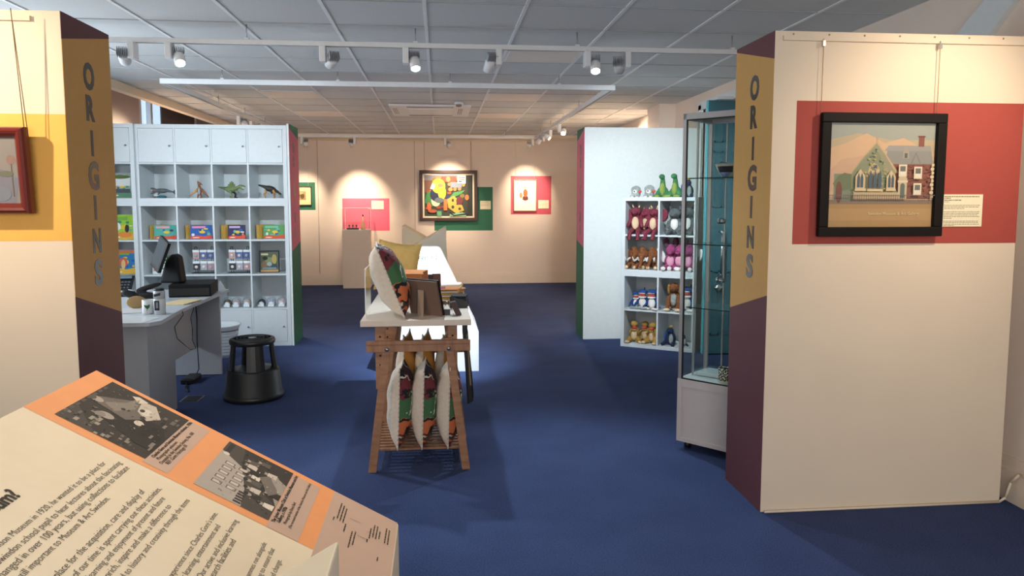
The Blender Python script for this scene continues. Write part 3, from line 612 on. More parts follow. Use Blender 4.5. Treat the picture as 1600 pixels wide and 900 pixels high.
g = MB(); add_text(g, 'Museum?', m_tx, BM0 @ T(-.447, .512, .0012), size=.02, width=.10, align='RIGHT', bold=.0006, ext=.0001); g.build('printed_heading', lt)
g = MB()
for s, u, v, wd, bd in (('Charles Gore and Swindon Museum volunteer, 1930s', -.021, .4315, .185, .00012), ('Photographer unknown', -.120, .4230, .085, 0), ('Donated to the Swindon Society, No. 100', -.058, .4145, .155, 0), ('REF: Gore Heritage 01', -.115, .4065, .09, 0),
                        ('The Junior Museum Club at Swindon Museum and Art', -.022, .2145, .20, .00012), ('Gallery, c.1970s', -.155, .2065, .06, .00012), ('Photograph by Denis Bird', -.125, .1965, .085, 0), ('(The recreated interior of the Swindon Museum and Art Gallery)', -.026, .1865, .19, 0)):
    add_text(g, s, m_tx, BM0 @ T(u, v, .0018), size=.006, width=wd, align='RIGHT', bold=bd, ext=.0001)
for k, (u, v, wd) in enumerate(((-.04, .118, .065), (-.045, .112, .065), (-.05, .106, .06), (-.105, .124, .012), (-.11, .1, .03), (-.125, .085, .06), (-.12, .079, .05), (-.125, .055, .012), (-.08, .052, .04), (-.06, .046, .05), (-.06, .040, .05), (-.075, .034, .03), (-.05, .022, .06), (-.05, .016, .06), (-.17, .03, .012))):
    greek(g, m_tx, BM0 @ T(0, 0, .0018), u-wd, v, wd, .0022, k)
for a, b_ in (((-.083, .096), (-.08, .075)), ((-.13, .075), (-.128, .055)), ((-.1, .060), (-.098, .045))): g.add([(a[0], a[1], .0019), (a[0]+.0008, a[1], .0019), (b_[0]+.0008, b_[1], .0019), (b_[0], b_[1], .0019)], [(0, 1, 2, 3)], m_tx, False, BM0)
g.build('printed_caption', lt)
l2 = thing('reading_lectern', 'plain cream lectern sloping the opposite way, its peak just in view at the bottom', 'lectern', (-.095, .667, 0))
lectern_body(l2, -.70, -.002, True)
l3 = thing('reading_lectern', 'far grey white lectern with its high edge at right, behind the bright white board', 'lectern', (.075, 8.4, 0))
lectern_body(l3, 0, .70, True)
l4 = thing('reading_lectern', 'far grey white lectern with its high edge at left, farthest back', 'lectern', (.09, 9.11, 0))
lectern_body(l4, 0, .70, False)
# bright white A-shaped board unit with lettering
t = thing('display_unit', 'bright white tapering display unit with rounded shoulders behind the cushion stand', 'display stand', (-.09, 6.32, 0))
pts = [(-.42, 0, 0), (-.42, 0, .35), (-.135, 0, 1.0)]
for a in range(160, 80, -12): pts.append((-.085+.052*math.cos(R(a)), 0, .998+.054*math.sin(R(a))))
for a in range(90, 15, -12): pts.append((.058+.052*math.cos(R(a)), 0, .998+.054*math.sin(R(a))))
pts += [(.42, 0, .35), (.42, 0, 0)]
MB().prism(pts, (0, .75, 0), m_whitelit).build('unit_body', t, .003)
g = MB(); add_text(g, 'Year 1 2', mat('grey_ink', '#3c3e40', .7), T(-.10, -.002, .985) @ FRONT, size=.045, width=.17, ext=.0004); g.build('lettering', t)

# ================================================================= TRESTLE TABLE
m_w = wood('beech', '#8c6347', '#a47a5c', (3, 3, 12)); m_w2 = wood('beech_side', '#8c6347', '#a47a5c', (3, 12, 3)); m_w3 = wood('beech_cross', '#865d43', '#9c7356', (12, 3, 3))
def bar(g, p, q_, w, d, m):
    """rectangular bar from p to q, width w along x, depth d along y"""
    p = Vector(p); q_ = Vector(q_); v = []
    for c in (p, q_):
        for sx, sy in ((-1, -1), (1, -1), (1, 1), (-1, 1)): v.append((c.x+sx*w/2, c.y+sy*d/2, c.z))
    g.add(v, [(0, 3, 2, 1), (4, 5, 6, 7), (0, 1, 5, 4), (1, 2, 6, 5), (2, 3, 7, 6), (3, 0, 4, 7)], m); return g
tr = thing('wooden_trestle', 'beech wood trestle with slanted legs, slatted shelf and drilled height posts', 'trestle', (-.122, 3.98, 0), 0, 'trestles under the white table top')
for y, in ((0,), (.55,)):
    bar(MB(), (-.257, y, 0), (-.163, y, .74), .044, .022, m_w).build('leg', tr, .002)
    bar(MB(), (.257, y, 0), (.163, y, .74), .044, .022, m_w).build('leg', tr, .002)
    MB().box(-.275, .282, y-.037, y-.012, .674, .726, m_w3).box(-.275, .282, y-.045, y-.03, .715, .735, m_w3).build('crossbar', tr, .002)
    for x in (-.205, .187): MB().box(x-.026, x+.026, y+.012, y+.034, .46, .808, m_w).build('height_post', tr, .002)
    g = MB()
    for x in (-.205, .187):
        for k in range(6): g.cyl((x, y+.0115, .49+k*.052), (x, y+.0125, .49+k*.052), .006, m_black, 8)
    g.build('post_hole', tr)
    g = MB()
    for x in (-.165, .165): g.cyl((x, y-.05, .69), (x, y-.036, .69), .011, m_metal, 10)
    g.build('bolt', tr)
MB().box(-.262, -.24, -.01, .56, .09, .125, m_w2).box(.24, .262, -.01, .56, .09, .125, m_w2).build('shelf_rail', tr)
g = MB()
for k in range(11): g.box(-.25, .25, .02+k*.05, .045+k*.05, .112, .122, m_w3)
g.build('slatted_shelf', tr)
tr2 = copy_tree(tr)
for o_, dz in ((tr, {.55: -.10}), (tr2, {0: -.20, .55: -.29})):
    for c in o_.children:
        if c.name.startswith(('crossbar', 'bolt')):
            yy = .55 if c.data.vertices[0].co.y > .3 else 0
            c.location.z = dz.get(yy, 0)
tr2['group'] = tr['group']; tr2.location = (-.122, 4.9, 0); tr2['label'] = 'second beech trestle farther back under the white table top, mostly hidden'
tt = MB().box(-.425, .165, 3.93, 5.75, .815, .848, mat('table_top', '#cfc3b6', .5)).build('table_top', None, .003)
tag(tt, 'long white table top laid across two beech trestles', 'table top')
# cushions
def cushion_mesh(w, h, tk, n=18):
    v = []; f = []
    for s in (1, -1):
        for i in range(n+1):
            for j in range(n+1):
                u = -1+2*i/n; w_ = -1+2*j/n
                pin = 1-.10*(1-abs(w_)**2)*abs(u)**3; pin2 = 1-.10*(1-abs(u)**2)*abs(w_)**3
                th = tk/2*((1-abs(u)**2.6)*(1-abs(w_)**2.6))**.55 + .0035*math.sin(9*w_+4*u)*(1-abs(u)**4)*(1-abs(w_)**4)
                v.append((s*max(th, .0), u*w/2*pin, h/2+w_*h/2*pin2))
    N_ = (n+1)**2
    for k in range(2):
        for i in range(n):
            for j in range(n):
                a = k*N_+i*(n+1)+j; f.append((a, a+1, a+n+2, a+n+1))
    return v, f, N_
m_linen = mat('linen', '#cdc3b5', .95, noise=.04, nscale=50, bump=.4, bscale=60)
m_pat = patches('patterned_linen', '#cfc6b8', [('e', '#4a1f26', -.04, .40, .20, .10, 60), ('e', '#1b1c22', -.15, .44, .05, .08, 0), ('e', '#2a2f4c', .04, .34, .05, .14, 20), ('e', '#6f2b33', -.13, .34, .08, .07, 0), ('e', '#3e6a42', -.12, .22, .10, .07, 10), ('e', '#cfc6b8', .02, .18, .05, .05, 0),
       ('e', '#4a3a2c', -.02, .12, .14, .035, 20), ('e', '#c0673c', -.12, .12, .07, .05, -20), ('e', '#3b3430', -.14, .06, .10, .02, 10), ('e', '#c0673c', .10, .08, .06, .06, 0), ('e', '#b35d38', -.1, .03, .09, .02, 0), ('e', '#23252c', .14, .38, .05, .10, 0), ('e', '#d1cbbf', .12, .27, .04, .05, 0), ('e', '#3e6a42', .14, .2, .06, .04, 0), ('e', '#15161a', -.10, .415, .09, .012, 30), ('e', '#d9d2c4', -.11, .40, .06, .007, -25), ('e', '#15161a', -.06, .28, .12, .008, -40), ('e', '#15161a', -.1, .165, .1, .012, 15), ('e', '#d9d2c4', -.08, .255, .05, .008, 60), ('e', '#4a2328', -.12, .005, .08, .02, 0), ('e', '#15161a', .0, .22, .14, .010, 70), ('e', '#15161a', -.13, .085, .05, .010, -40), ('e', '#8a4a38', -.02, .33, .03, .04, 0)], .09, 'YZ', 14)
m_mus = mat('mustard_velvet', '#efca7c', .9, noise=.05, nscale=20, bump=.3, bscale=40); m_och2 = mat('ochre_cloth', '#b07a35', .9, noise=.05, nscale=30, bump=.3)
def cushion(label, loc, rot, w=.44, h=.47, tk=.15, ma=m_pat, mb_=m_linen, group=None, front_name='patterned_face'):
    t = thing('cushion', label, 'cushion', loc, 0, group, rot=[R(a) for a in rot])
    v, f, N_ = cushion_mesh(w, h, tk); nf = len(f)//2
    g = MB(); g.add(v[:N_], f[:nf], ma, True); g.build(front_name, t)
    g = MB(); g.add(v[N_:], [tuple(k-N_ for k in q_) for q_ in f[nf:]], mb_, True); g.build('back_cover', t)
    g = MB(); n = 18; edge = [(0, n*0+j) for j in range(n+1)]
    idx = [j for j in range(n+1)] + [i*(n+1)+n for i in range(1, n+1)] + [n*(n+1)+j for j in range(n-1, -1, -1)] + [i*(n+1) for i in range(n-1, 0, -1)]
    P = [v[k] for k in idx]; g.tube(P+[P[0]], .004, mb_, 6); g.build('piping', t)
    return t
CG = 'patterned cushions on the lower shelf'
for i, (x, ang_) in enumerate(((-.235, 38), (-.105, 37), (.035, 36))):
    cushion('patterned cushion with plain linen back on the lower shelf, ' + ('leftmost', 'middle', 'rightmost')[i] + ' of the front three', (x, 4.115, .122), (0, 2, -ang_+36), w=.29, h=.455, tk=.15, group=CG)
for i, x in enumerate((-.21, -.10, .02)):
    cushion('linen and ochre cushion standing behind the front row, ' + ('leftmost', 'middle', 'rightmost')[i] + ' of the back three', (x, 4.37, .127), (0, 1, -8), w=.21, h=.58, tk=.12, ma=m_och2, group='ochre cushions at the back of the lower shelf', front_name='ochre_face')
cushion('large patterned linen cushion leaning on the table top', (-.205, 4.16, .853), (0, -21, 4), w=.36, h=.42, tk=.18)
cushion('mustard yellow cushion on the table top behind the patterned one', (-.315, 5.2, .849), (-8, -5, -78), w=.30, h=.35, tk=.11, ma=m_mus, mb_=m_mus, front_name='front_cover')
# acrylic stands and frames on the table
m_ac = glass('clear_acrylic', (.93, .95, .96), .2)
t = thing('acrylic_screen', 'clear acrylic upright holder at the left end of the table top', 'acrylic stand', (-.40, 4.0, .849))
MB().box(-.004, 0, 0, .30, 0, .27, m_ac).build('side_sheet', t); MB().box(0, .16, .296, .30, 0, .2, m_ac).build('back_sheet', t)
m_edge = mat('acrylic_edge', '#dfe3e3', .2)
MB().box(-.0045, .0005, -.002, 0, 0, .27, m_edge).box(-.0045, .0005, 0, .3, .268, .271, m_edge).build('polished_edge', t)
t = thing('standing_photo', 'brown backed photo frame leaning with a strut beside the patterned cushion', 'photo frame', (-.075, 4.12, .85), rot=(R(0), R(-14), R(52)))
MB().box(-.008, .004, -.11, .11, 0, .20, mat('frame_board', '#6d584c', .8)).build('backing_board', t)
MB().box(.003, .017, -.115, .115, 0, .205, mat('black_frame', '#15110f', .6, spec=.2)).build('frame', t, .002)
t2 = MB().prism([(-.012, -.02, .15), (-.012, .02, .15), (-.05, .02, .012), (-.05, -.02, .012)], (-.006, 0, 0), mat('strut', '#9a8474', .7)).build('strut', t)
t = thing('cardboard_box', 'orange brown cardboard box behind the leaning frame on the table top', 'box', (-.165, 4.62, .849), -12)
MB().box(-.075, .075, -.08, .08, 0, .20, mat('kraft_orange', '#bf7a45', .8)).build('carton', t, .003)
MB().box(-.01, .03, -.0815, -.08, .03, .15, m_white).build('paper_sticker', t)
MB().prism([(-.075, -.08, .20), (.075, -.08, .20), (.095, -.13, .19), (-.055, -.13, .19)], (0, 0, .003), mat('kraft_orange', '#bf7a45', .8)).build('flap', t)
t = thing('display_block', 'small brown upright photo block near the far end of the table top', 'block', (-.04, 5.2, .849), 10)
MB().box(-.045, -.01, -.02, .03, 0, .115, mat('dark_wood', '#3a2a24', .6)).box(-.012, .045, -.01, .03, 0, .12, mat('red_brown', '#6e4438', .6)).build('block_body', t, .002)
MB().prism([(-.05, -.1, 0), (.02, -.1, 0), (-.0, -.02, .06), (-.05, -.02, .06)], (0, .004, 0.004), mat('kraft_orange', '#bf7a45', .8)).build('card_flap', t)
# stacked booklets with soft edges, and a dark basket
bt = None; cols = ['#efe6d6', '#d9a04a', '#e9e4da', '#caa25a', '#d8d2c6', '#b77a4a']
for k in range(6):
    zz = .868+k*.0125; nm = 'tea_towel'
    lab = 'folded printed tea towel, ' + ('bottom', 'second from bottom', 'third from bottom', 'fourth from bottom', 'fifth from bottom', 'top')[k] + ' of the pile on the table top'
    g = MB(); mm = mat('towel_%d' % k, cols[k], .9)
    g.box(-.105, .07, -.09, .09, 0, .009, mm); t = thing('tea_towel', lab, 'tea towel', (.045+.004*(k % 3), 4.62, zz), -8+4*(k % 3), 'pile of folded tea towels')
    g.build('folded_cloth', t, .003)
    MB().cyl((.07, -.09, .006), (.07+.018*(k % 2), .09, .008+.012*(k > 3)), .0085, mat('towel_hem_%d' % (k % 2), ('#c79a55', '#a9835a')[k % 2], .9), 10).ell((.085, -.05, .008), (.022, .035, .009), mat('towel_hem_%d' % (k % 2), '#c79a55', .9)).build('hem', t)
    MB().box(-.06, -.02, -.06, .06, .009, .0098, mat('towel_print_%d' % (k % 3), ('#b5532f', '#d8b83c', '#7a3a52')[k % 3], .8)).build('printed_motif', t)
t = thing('wire_tray', 'dark stack of folded scarves in a black tray at the right edge of the table', 'tray', (.115, 4.42, .849), -8)
g = MB()
for k in range(5): g.box(-.045, .045+.003*(k % 2), -.06, .06, .004+k*.014, .014+k*.014, mat('scarf_dark_%d' % (k % 2), ('#1a1c22', '#2b2e38')[k % 2], .8))
g.build('folded_scarves', t, .004); MB().box(-.05, .052, -.065, .065, 0, .004, m_black).build('base', t)
MB().prism([(-.05, -.066, .07), (.05, -.066, .04), (.05, -.066, .0), (-.05, -.066, 0)], (0, .003, 0), m_black).build('side', t)
t = thing('card_holder', 'clear acrylic card easel holding a dark card at the front of the table top', 'card holder', (.035, 4.06, .849))
MB().prism([(-.045, 0, 0), (-.038, 0, 0), (.006, 0, .075), (0, 0, .078)], (0, .08, 0), m_ac).prism([(0, 0, .078), (.006, 0, .075), (.046, 0, .0), (.038, 0, 0)], (0, .08, 0), m_ac).build('acrylic_easel', t)
MB().prism([(.018, .0, .072), (.048, .0, .078), (.082, .0, .006), (.052, .0, 0)], (0, .05, 0), mat('dark_card', '#3c2520', .6)).build('card', t)
MB().box(-.02, .02, .03, .05, 0, .03, m_black).build('foot', t)
# dark tote bags hanging at the right side
for k in range(3):
    t = thing('tote_bag', 'black and tan striped bag hanging at the right of the trestle, ' + ('nearest', 'middle', 'farthest')[k] + ' of three', 'bag', (.155+.004*k, 4.50+.05*k, .80), 0, 'bags hanging from the table')
    g = MB(); g.prism([(-.012, 0, 0), (.006, 0, 0), (.004, 0, -.12), (.022, 0, -.45), (.026, 0, -.56), (.005, 0, -.58), (-.004, 0, -.30), (-.012, 0, -.12)], (0, .035, 0), m_black); g.build('bag_body', t, .004)
    MB().prism([(.002, -.001, -.14), (.006, -.001, -.14), (.020, -.001, -.46), (.014, -.001, -.46)], (0, .037, 0), mat('tan_strap', '#8c7d62', .8)).build('strap', t)
    MB().tube([(0, .017, .0), (0, .017, .012)], .004, m_metal).build('hook', t); t.scale = (1.7, 1, 1)

# ================================================================= SHELVING
def cube_unit(label, x, y, z, nc, nr, group, doors=(), rz=0, wall=.04, c=.3355, dep=.39, door_rows=None):
    t = thing('cube_shelf', label, 'shelving unit', (x, y, z), rz, group)
    pt = .0155 if nc == 4 else .016
    Wd = 2*wall+nc*c+(nc-1)*pt; Hd = 2*wall+nr*c+(nr-1)*pt
    g = MB(); g.box(0, Wd, 0, dep, 0, wall, m_white).box(0, Wd, 0, dep, Hd-wall, Hd, m_white).box(0, wall, 0, dep, wall, Hd-wall, m_white).box(Wd-wall, Wd, 0, dep, wall, Hd-wall, m_white)
    g.build('carcass', t, .0015)
    g = MB()
    for k in range(1, nr): zz = wall+k*c+(k-1)*pt; g.box(wall, Wd-wall, .002, dep, zz, zz+pt, m_white)
    for k in range(1, nc): xx = wall+k*c+(k-1)*pt; g.box(xx, xx+pt, .001, dep, wall, Hd-wall, m_white)
    g.build('dividers', t)
    MB().box(.01, Wd-.01, dep, dep+.004, .01, Hd-.01, m_white).build('back_panel', t)
    for r_ in doors:
        for k in range(nc):
            x0 = wall+k*(c+pt)+.002; z0 = wall+r_*(c+pt)+.002
            d = MB().box(x0, x0+c-.004, -.001, .015, z0, z0+c-.004, m_white).build('door', t, .0015)
            MB().cyl((x0+c-.035, -.001, z0+c*.48), (x0+c-.035, -.016, z0+c*.48), .006, m_metal, 8).cyl((x0+c-.035, -.012, z0+c*.48), (x0+c-.035, -.018, z0+c*.48), .009, m_metal, 8).build('door_knob', d)
    return t, Wd, Hd
SG = 'white cube shelving units behind the till'
YS = 7.65
t, Wd, Hd = cube_unit('white four by four cube shelf with doors along the bottom row', -2.99, YS, 0, 4, 4, SG, (0,))
H1 = Hd
cube_unit('white four wide cube shelf with doors on top, stacked on the large unit', -2.99, YS, H1, 4, 2, SG, (1,))
t3, W3, _ = cube_unit('white two wide cube shelf at the far left beside the large unit', -2.99-.755, YS-.03, 0, 2, 4, SG, (0,))
cube_unit('white two wide cube shelf with doors, stacked at the far left', -2.99-.755, YS-.03, H1, 2, 2, SG, (1,))
CX = [-2.99+.04+k*(.3355+.0155) for k in range(4)]     # cell left sides
CZ = [.04+k*(.3355+.0155) for k in range(4)]; CZ2 = [H1+.04, H1+.04+.351]
# --- plastic dinosaurs on the upper open row (z floor)
zf = CZ2[0]
def critter(name, label, cat, loc, parts, rz=0, rm=.006, group=None, scale=1.):
    """parts: list (partname, remesh?, [ellipsoids or cones]) built in local coordinates"""
    t = thing(name, label, cat, loc, rz, group)
    t.scale = (scale,)*3
    for pn, rme, items in parts:
        g = MB()
        for it in items:
            if it[0] == 'e': g.ell(it[1], it[2], it[3], it[4] if len(it) > 4 else (0, 0, 0))
            elif it[0] == 'c': g.cyl(it[1], it[2], it[3], it[5], 10, it[4])
        g.build(pn, t, 0, 2, rm if rme else 0)
    return t
d_grey = mat('toy_grey', '#4f5a5c', .5, noise=.2, nscale=40); d_white = mat('toy_white', '#d8d6cf', .5); d_red = mat('toy_red', '#8a3434', .5); d_rust = mat('toy_rust', '#8a5a40', .55, noise=.25, nscale=60); d_teal = mat('toy_teal', '#2c6a72', .5)
d_green = mat('toy_green', '#6b7a4c', .55, noise=.3, nscale=50); d_tan = mat('toy_tan', '#b98a55', .55, noise=.2, nscale=40); d_dark = mat('toy_dark', '#2a2420', .55)
critter('toy_sea_reptile', 'grey open jawed toy sea reptile on a teal base, leftmost of the toy creatures', 'toy', (-2.79, 7.78, zf), [
    ('body', 1, [('e', (0, 0, .075), (.075, .022, .024), d_grey), ('c', (.05, 0, .075), (.125, 0, .06), .016, .006, d_grey), ('e', (-.075, 0, .09), (.035, .02, .014), d_grey, (0, 15, 0)), ('e', (-.08, 0, .055), (.03, .016, .009), d_grey, (0, -20, 0)), ('c', (-.01, -.02, .06), (-.02, -.06, .03), .012, .004, d_grey)]),
    ('tail_fin', 0, [('c', (.118, 0, .06), (.145, 0, .10), .010, .003, d_grey), ('c', (.118, 0, .06), (.15, 0, .02), .010, .003, d_grey)]), ('mouth', 0, [('e', (-.07, 0, .072), (.025, .014, .014), d_red)]), ('teeth', 0, [('c', (-.095+.012*k, -.012, .085), (-.095+.012*k, -.012, .073), .004, .001, d_white) for k in range(4)]),
    ('base', 0, [('e', (0, 0, .012), (.05, .035, .016), d_teal), ('e', (-.05, 0, .03), (.03, .012, .012), d_white)])])
critter('toy_pterosaur', 'rust brown toy pterosaur with spread wings, second in the row of toy creatures', 'toy', (-2.42, 7.78, zf), [
    ('body', 1, [('e', (0, 0, .075), (.022, .022, .05), d_rust), ('c', (0, 0, .11), (.0, -.02, .14), .014, .012, d_rust), ('e', (.005, -.02, .15), (.026, .013, .014), d_rust, (0, 30, 0)), ('c', (0, -.02, .155), (-.02, -.01, .185), .010, .002, d_rust), ('c', (.02, -.02, .145), (.045, -.03, .125), .008, .002, d_rust)]),
    ('wing', 0, [('c', (.015, 0, .09), (.09, -.01, .01), .016, .004, d_rust)]), ('wing', 0, [('c', (-.015, 0, .09), (-.10, -.01, .02), .016, .004, d_tan)]), ('leg', 0, [('c', (-.012, 0, .04), (-.02, -.01, 0), .010, .006, d_rust), ('c', (.012, 0, .04), (.02, -.01, 0), .010, .006, d_rust)]), ('belly', 0, [('e', (0, -.016, .07), (.012, .01, .035), mat('toy_bluegrey', '#9aa6b0', .5))])])
critter('toy_spinosaur', 'green toy dinosaur with raised back sail, third in the row of toy creatures', 'toy', (-2.10, 7.78, zf), [
    ('body', 1, [('e', (-.005, 0, .09), (.06, .028, .03), d_green, (0, -10, 0)), ('c', (-.05, 0, .095), (-.14, 0, .115), .02, .005, d_green), ('c', (.04, 0, .10), (.085, 0, .125), .018, .014, d_green), ('e', (.10, 0, .125), (.038, .015, .012), d_green, (0, 12, 0)), ('e', (.095, 0, .095), (.03, .012, .008), d_green, (0, 25, 0))]),
    ('sail', 0, [('c', (-.05+.014*k, 0, .11), (-.045+.014*k, 0, .175-.09*abs((k-3)/4)**1.5), .010, .005, d_green) for k in range(8)]), ('leg', 1, [('c', (-.02, -.02, .08), (.0, -.025, .04), .018, .010, d_green), ('c', (.0, -.025, .04), (-.01, -.025, .0), .010, .008, d_green), ('e', (0, -.03, .006), (.022, .012, .007), d_green)]), ('leg', 1, [('c', (-.01, .02, .08), (.03, .025, .04), .018, .010, d_dark), ('c', (.03, .025, .04), (.015, .025, .0), .010, .008, d_dark), ('e', (.03, .02, .006), (.022, .012, .007), d_dark)]), ('arm', 0, [('c', (.05, -.02, .085), (.075, -.03, .055), .007, .004, d_green)]), ('teeth', 0, [('c', (.085+.01*k, -.01, .116), (.085+.01*k, -.01, .106), .003, .001, d_white) for k in range(4)])])
critter('toy_raptor', 'tan and black feathered toy raptor, rightmost in the row of toy creatures', 'toy', (-1.72, 7.78, zf), [
    ('body', 1, [('e', (0, 0, .095), (.06, .03, .032), d_dark, (0, 15, 0)), ('c', (-.04, 0, .11), (-.12, 0, .135), .02, .008, d_dark), ('c', (.045, 0, .08), (.08, 0, .06), .018, .013, d_tan), ('e', (.09, 0, .05), (.026, .013, .011), d_tan, (0, 30, 0))]),
    ('leg', 0, [('c', (-.04, -.02, .08), (-.055, -.02, .04), .015, .009, d_tan), ('c', (-.055, -.02, .04), (-.045, -.025, .0), .009, .007, d_tan)]), ('leg', 0, [('c', (.02, .02, .07), (.035, .02, .035), .014, .009, d_tan), ('c', (.035, .02, .035), (.03, .02, 0), .009, .007, d_tan)]), ('wing', 0, [('c', (.03, -.025, .08), (.06, -.03, .04), .014, .005, d_tan), ('c', (.01, -.028, .08), (.02, -.03, .045), .012, .006, d_dark)])])
# --- books, each a thing
def book(label, loc, w, h, tk, rz, cov, group, art=None, tilt=0, cat='book'):
    t = thing('picture_book', label, cat, loc, 0, group, rot=(R(tilt), 0, R(rz)))
    m_c = mat('cover_'+cov, '#'+cov, .5)
    MB().box(0, w, -tk, -tk+.0015, 0, h, m_c).box(0, w, -.0015, 0, 0, h, m_c).box(-.001, .001, -tk, 0, 0, h, m_c).build('cover', t)
    MB().box(.002, w-.002, -tk+.0015, -.0015, .002, h-.002, mat('page_edge', '#e6cf9e', .9)).build('pages', t)
    if art:
        g = MB(); flat(g, art, T(0, -tk, 0) @ FRONT, .0002); g.build('cover_art', t)
    return t
def cover_art(w, h, base, seed, stripe='d9503c', title='e8b0c0'):
    rs = random.Random(seed); a = [('r', base, .003, .003, w-.003, h-.003)]
    pal = ['3f8f6f', 'e0c040', 'd8e0e0', '2f5f9f', '70b0a0', '304060', 'e08a4a']
    for k in range(9): a.append(('e', rs.choice(pal), rs.uniform(.02, w-.02), rs.uniform(h*.3, h*.75), rs.uniform(.008, .022), rs.uniform(.005, .015)))
    a += [('p', stripe, [(.003, .003), (w-.003, .003), (w-.003, h*.28), (w*.6, h*.2), (w*.3, h*.26), (.003, h*.18)]), ('r', title, w*.08, h*.78, w*.7, h*.92), ('e', 'e0c040', w*.55, h*.5, w*.14, h*.1), ('e', 'f0e8d0', w*.25, h*.1, w*.16, h*.03)]
    return a
specs = [(0, '4fa89a', 'e8a0b0', 6), (1, '2f5fa8', 'e890b0', 7), (2, '3a3358', 'c8b0d8', 9), (3, '5f9a5a', '78c0a0', 9)]
nms = ['sea creature', 'sea reptile', 'night sky', 'jungle dinosaur']
sx = [.03, .02, .03, .03]
for ci, base, ttl, n in specs:
    for k in range(n):
        x = CX[ci]+.02+k*(.012 if ci < 2 else .0135); last = k == n-1
        w = .20
        if last:
            book('%s picture book facing out at the front of its row' % nms[ci], (CX[ci]+.075+(.02 if ci > 1 else 0), YS+.13, CZ[3]+.001), .21 if ci != 2 else .17, .142, .012, 6, base, 'picture books on the third row of the shelf', cover_art(.21 if ci != 2 else .17, .142, base, ci, title=ttl))
        else:
            book('%s picture book standing spine out behind the front copy' % nms[ci], (CX[ci]+.018+k*.0085, YS+.16+.01*k, CZ[3]+.001), .20, .14, .008, 82 - 2*k, 'e0b860', 'spine out %s books' % nms[ci])
# far-left books facing out
for z, lab, base, seed in ((CZ2[0], 'grey and white landscape picture book facing out at far left', '8fa09a', 31), (CZ[3], 'bright green activity book facing out at far left', '9ac83c', 33), (CZ[2], 'orange and blue octopus book facing out at far left', '2f7fb8', 35)):
    art = cover_art(.22, .25, base, seed, stripe='5a8a6a' if seed == 31 else 'e0b040', title='7ab040' if seed != 31 else 'dfe4e4')
    if seed == 35: art += [('r', 'c8784a', .003, .21, .217, .247), ('e', 'd8604a', .1, .12, .04, .05), ('e', 'e0c080', .1, .1, .02, .05)]
    if seed == 33: art += [('e', 'e08a3c', .13, .05, .07, .03), ('e', '3a2a1c', .15, .11, .02, .04), ('e', 'f0f0e8', .06, .13, .03, .04)]
    if seed == 31: art += [('r', 'd8dcd8', .01, .12, .2, .2), ('r', '4a5058', .02, .05, .2, .09), ('e', '5a6a3a', .1, .21, .1, .02)]
    book(lab, (-3.27, YS+.08, z+.001), .22, .25, .012, 0, base, 'books facing out at the far left', art, -6)
# --- keyring racks
m_bag = glass('clear_bag', (.96, .97, .98), .1)
def keyring_rack(label, x, z, seed):
    t = thing('display_rack', label, 'rack', (x, YS+.12, z))
    MB().tube([(.03, .03, 0), (.03, .03, .27), (.05, .03, .27), (.05, .03, 0)], .003, m_black, 6).tube([(.19, .03, 0), (.19, .03, .27), (.21, .03, .27), (.21, .03, 0)], .003, m_black, 6).tube([(.0, .0, .003), (.24, 0, .003), (.24, .06, .003), (0, .06, .003), (0, 0, .003)], .003, m_black, 6).build('wire_frame', t)
    rs = random.Random(seed); pk = None
    for r_ in range(2):
        for c_ in range(3):
            p = thing('keyring_pack', '%s keyring pack in the %s row, %s of three' % (label.split(' rack')[0].replace('black wire ', ''), ('lower', 'upper')[r_], ('left', 'middle', 'right')[c_]), 'keyring pack', (x+.02+c_*.072, YS+.115-.01, z+.035+r_*.115), 0, 'packaged keyrings on the racks')
            MB().box(0, .064, 0, .012, 0, .075, mat('pack_%s' % (r_*3+c_), ['#4a5a8a', '#2e3238', '#a8a4b0', '#b08a90', '#c09a98', '#5a6a9a'][(r_*3+c_+seed) % 6], .5)).build('card', p, .002)
            MB().ell((.032, -.003, .033), (.016, .008, .016), mat('charm_%d' % rs.randint(0, 3), rs.choice(['#d8d2c8', '#7a4a4a', '#3a3a40', '#9aa4b0']), .4)).build('charm', p)
            MB().box(0, .064, -.003, .0, .068, .092, mat('header_white', '#dfe6ea', .3)).build('header', p)
keyring_rack('black wire blue toned rack of six keyrings on the fourth row', CX[1]+.075, CZ[2], 1)
keyring_rack('black wire dark toned rack of six keyrings on the fourth row', CX[2]+.08, CZ[2], 2)
# fossil kit box
t = thing('game_box', 'dark box with creature pictures standing in the right cell of the fourth row', 'box', (CX[3]+.045, YS+.12, CZ[2]+.001), 4)
MB().box(0, .195, 0, .05, 0, .225, mat('box_black', '#1d1f22', .5)).build('carton', t, .002)
g = MB(); flat(g, [('r', '59604f', .012, .008, .19, .215), ('e', '8a6a4c', .05, .08, .03, .04), ('e', '7c8a5a', .1, .13, .045, .03), ('e', '9aa4a8', .1, .09, .025, .022), ('r', 'c9c4a0', .02, .18, .09, .2), ('e', 'b09a5a', .15, .14, .025, .05), ('e', '3a4a4a', .15, .06, .03, .03), ('r', 'c0905a', .012, .008, .19, .03), ('e', '26302c', .06, .15, .025, .02), ('r', '6f8a90', .03, .035, .17, .055)], FRONT, .0002); g.build('printed_front', t)
t = thing('paper_dart', 'small folded white paper by the right end of the fourth row', 'paper', (CX[3]+.30, YS+.2, CZ[2]+.001)); MB().prism([(0, 0, 0), (.03, 0, 0), (.0, 0, .04)], (0, .03, 0), m_white).build('sheet', t)
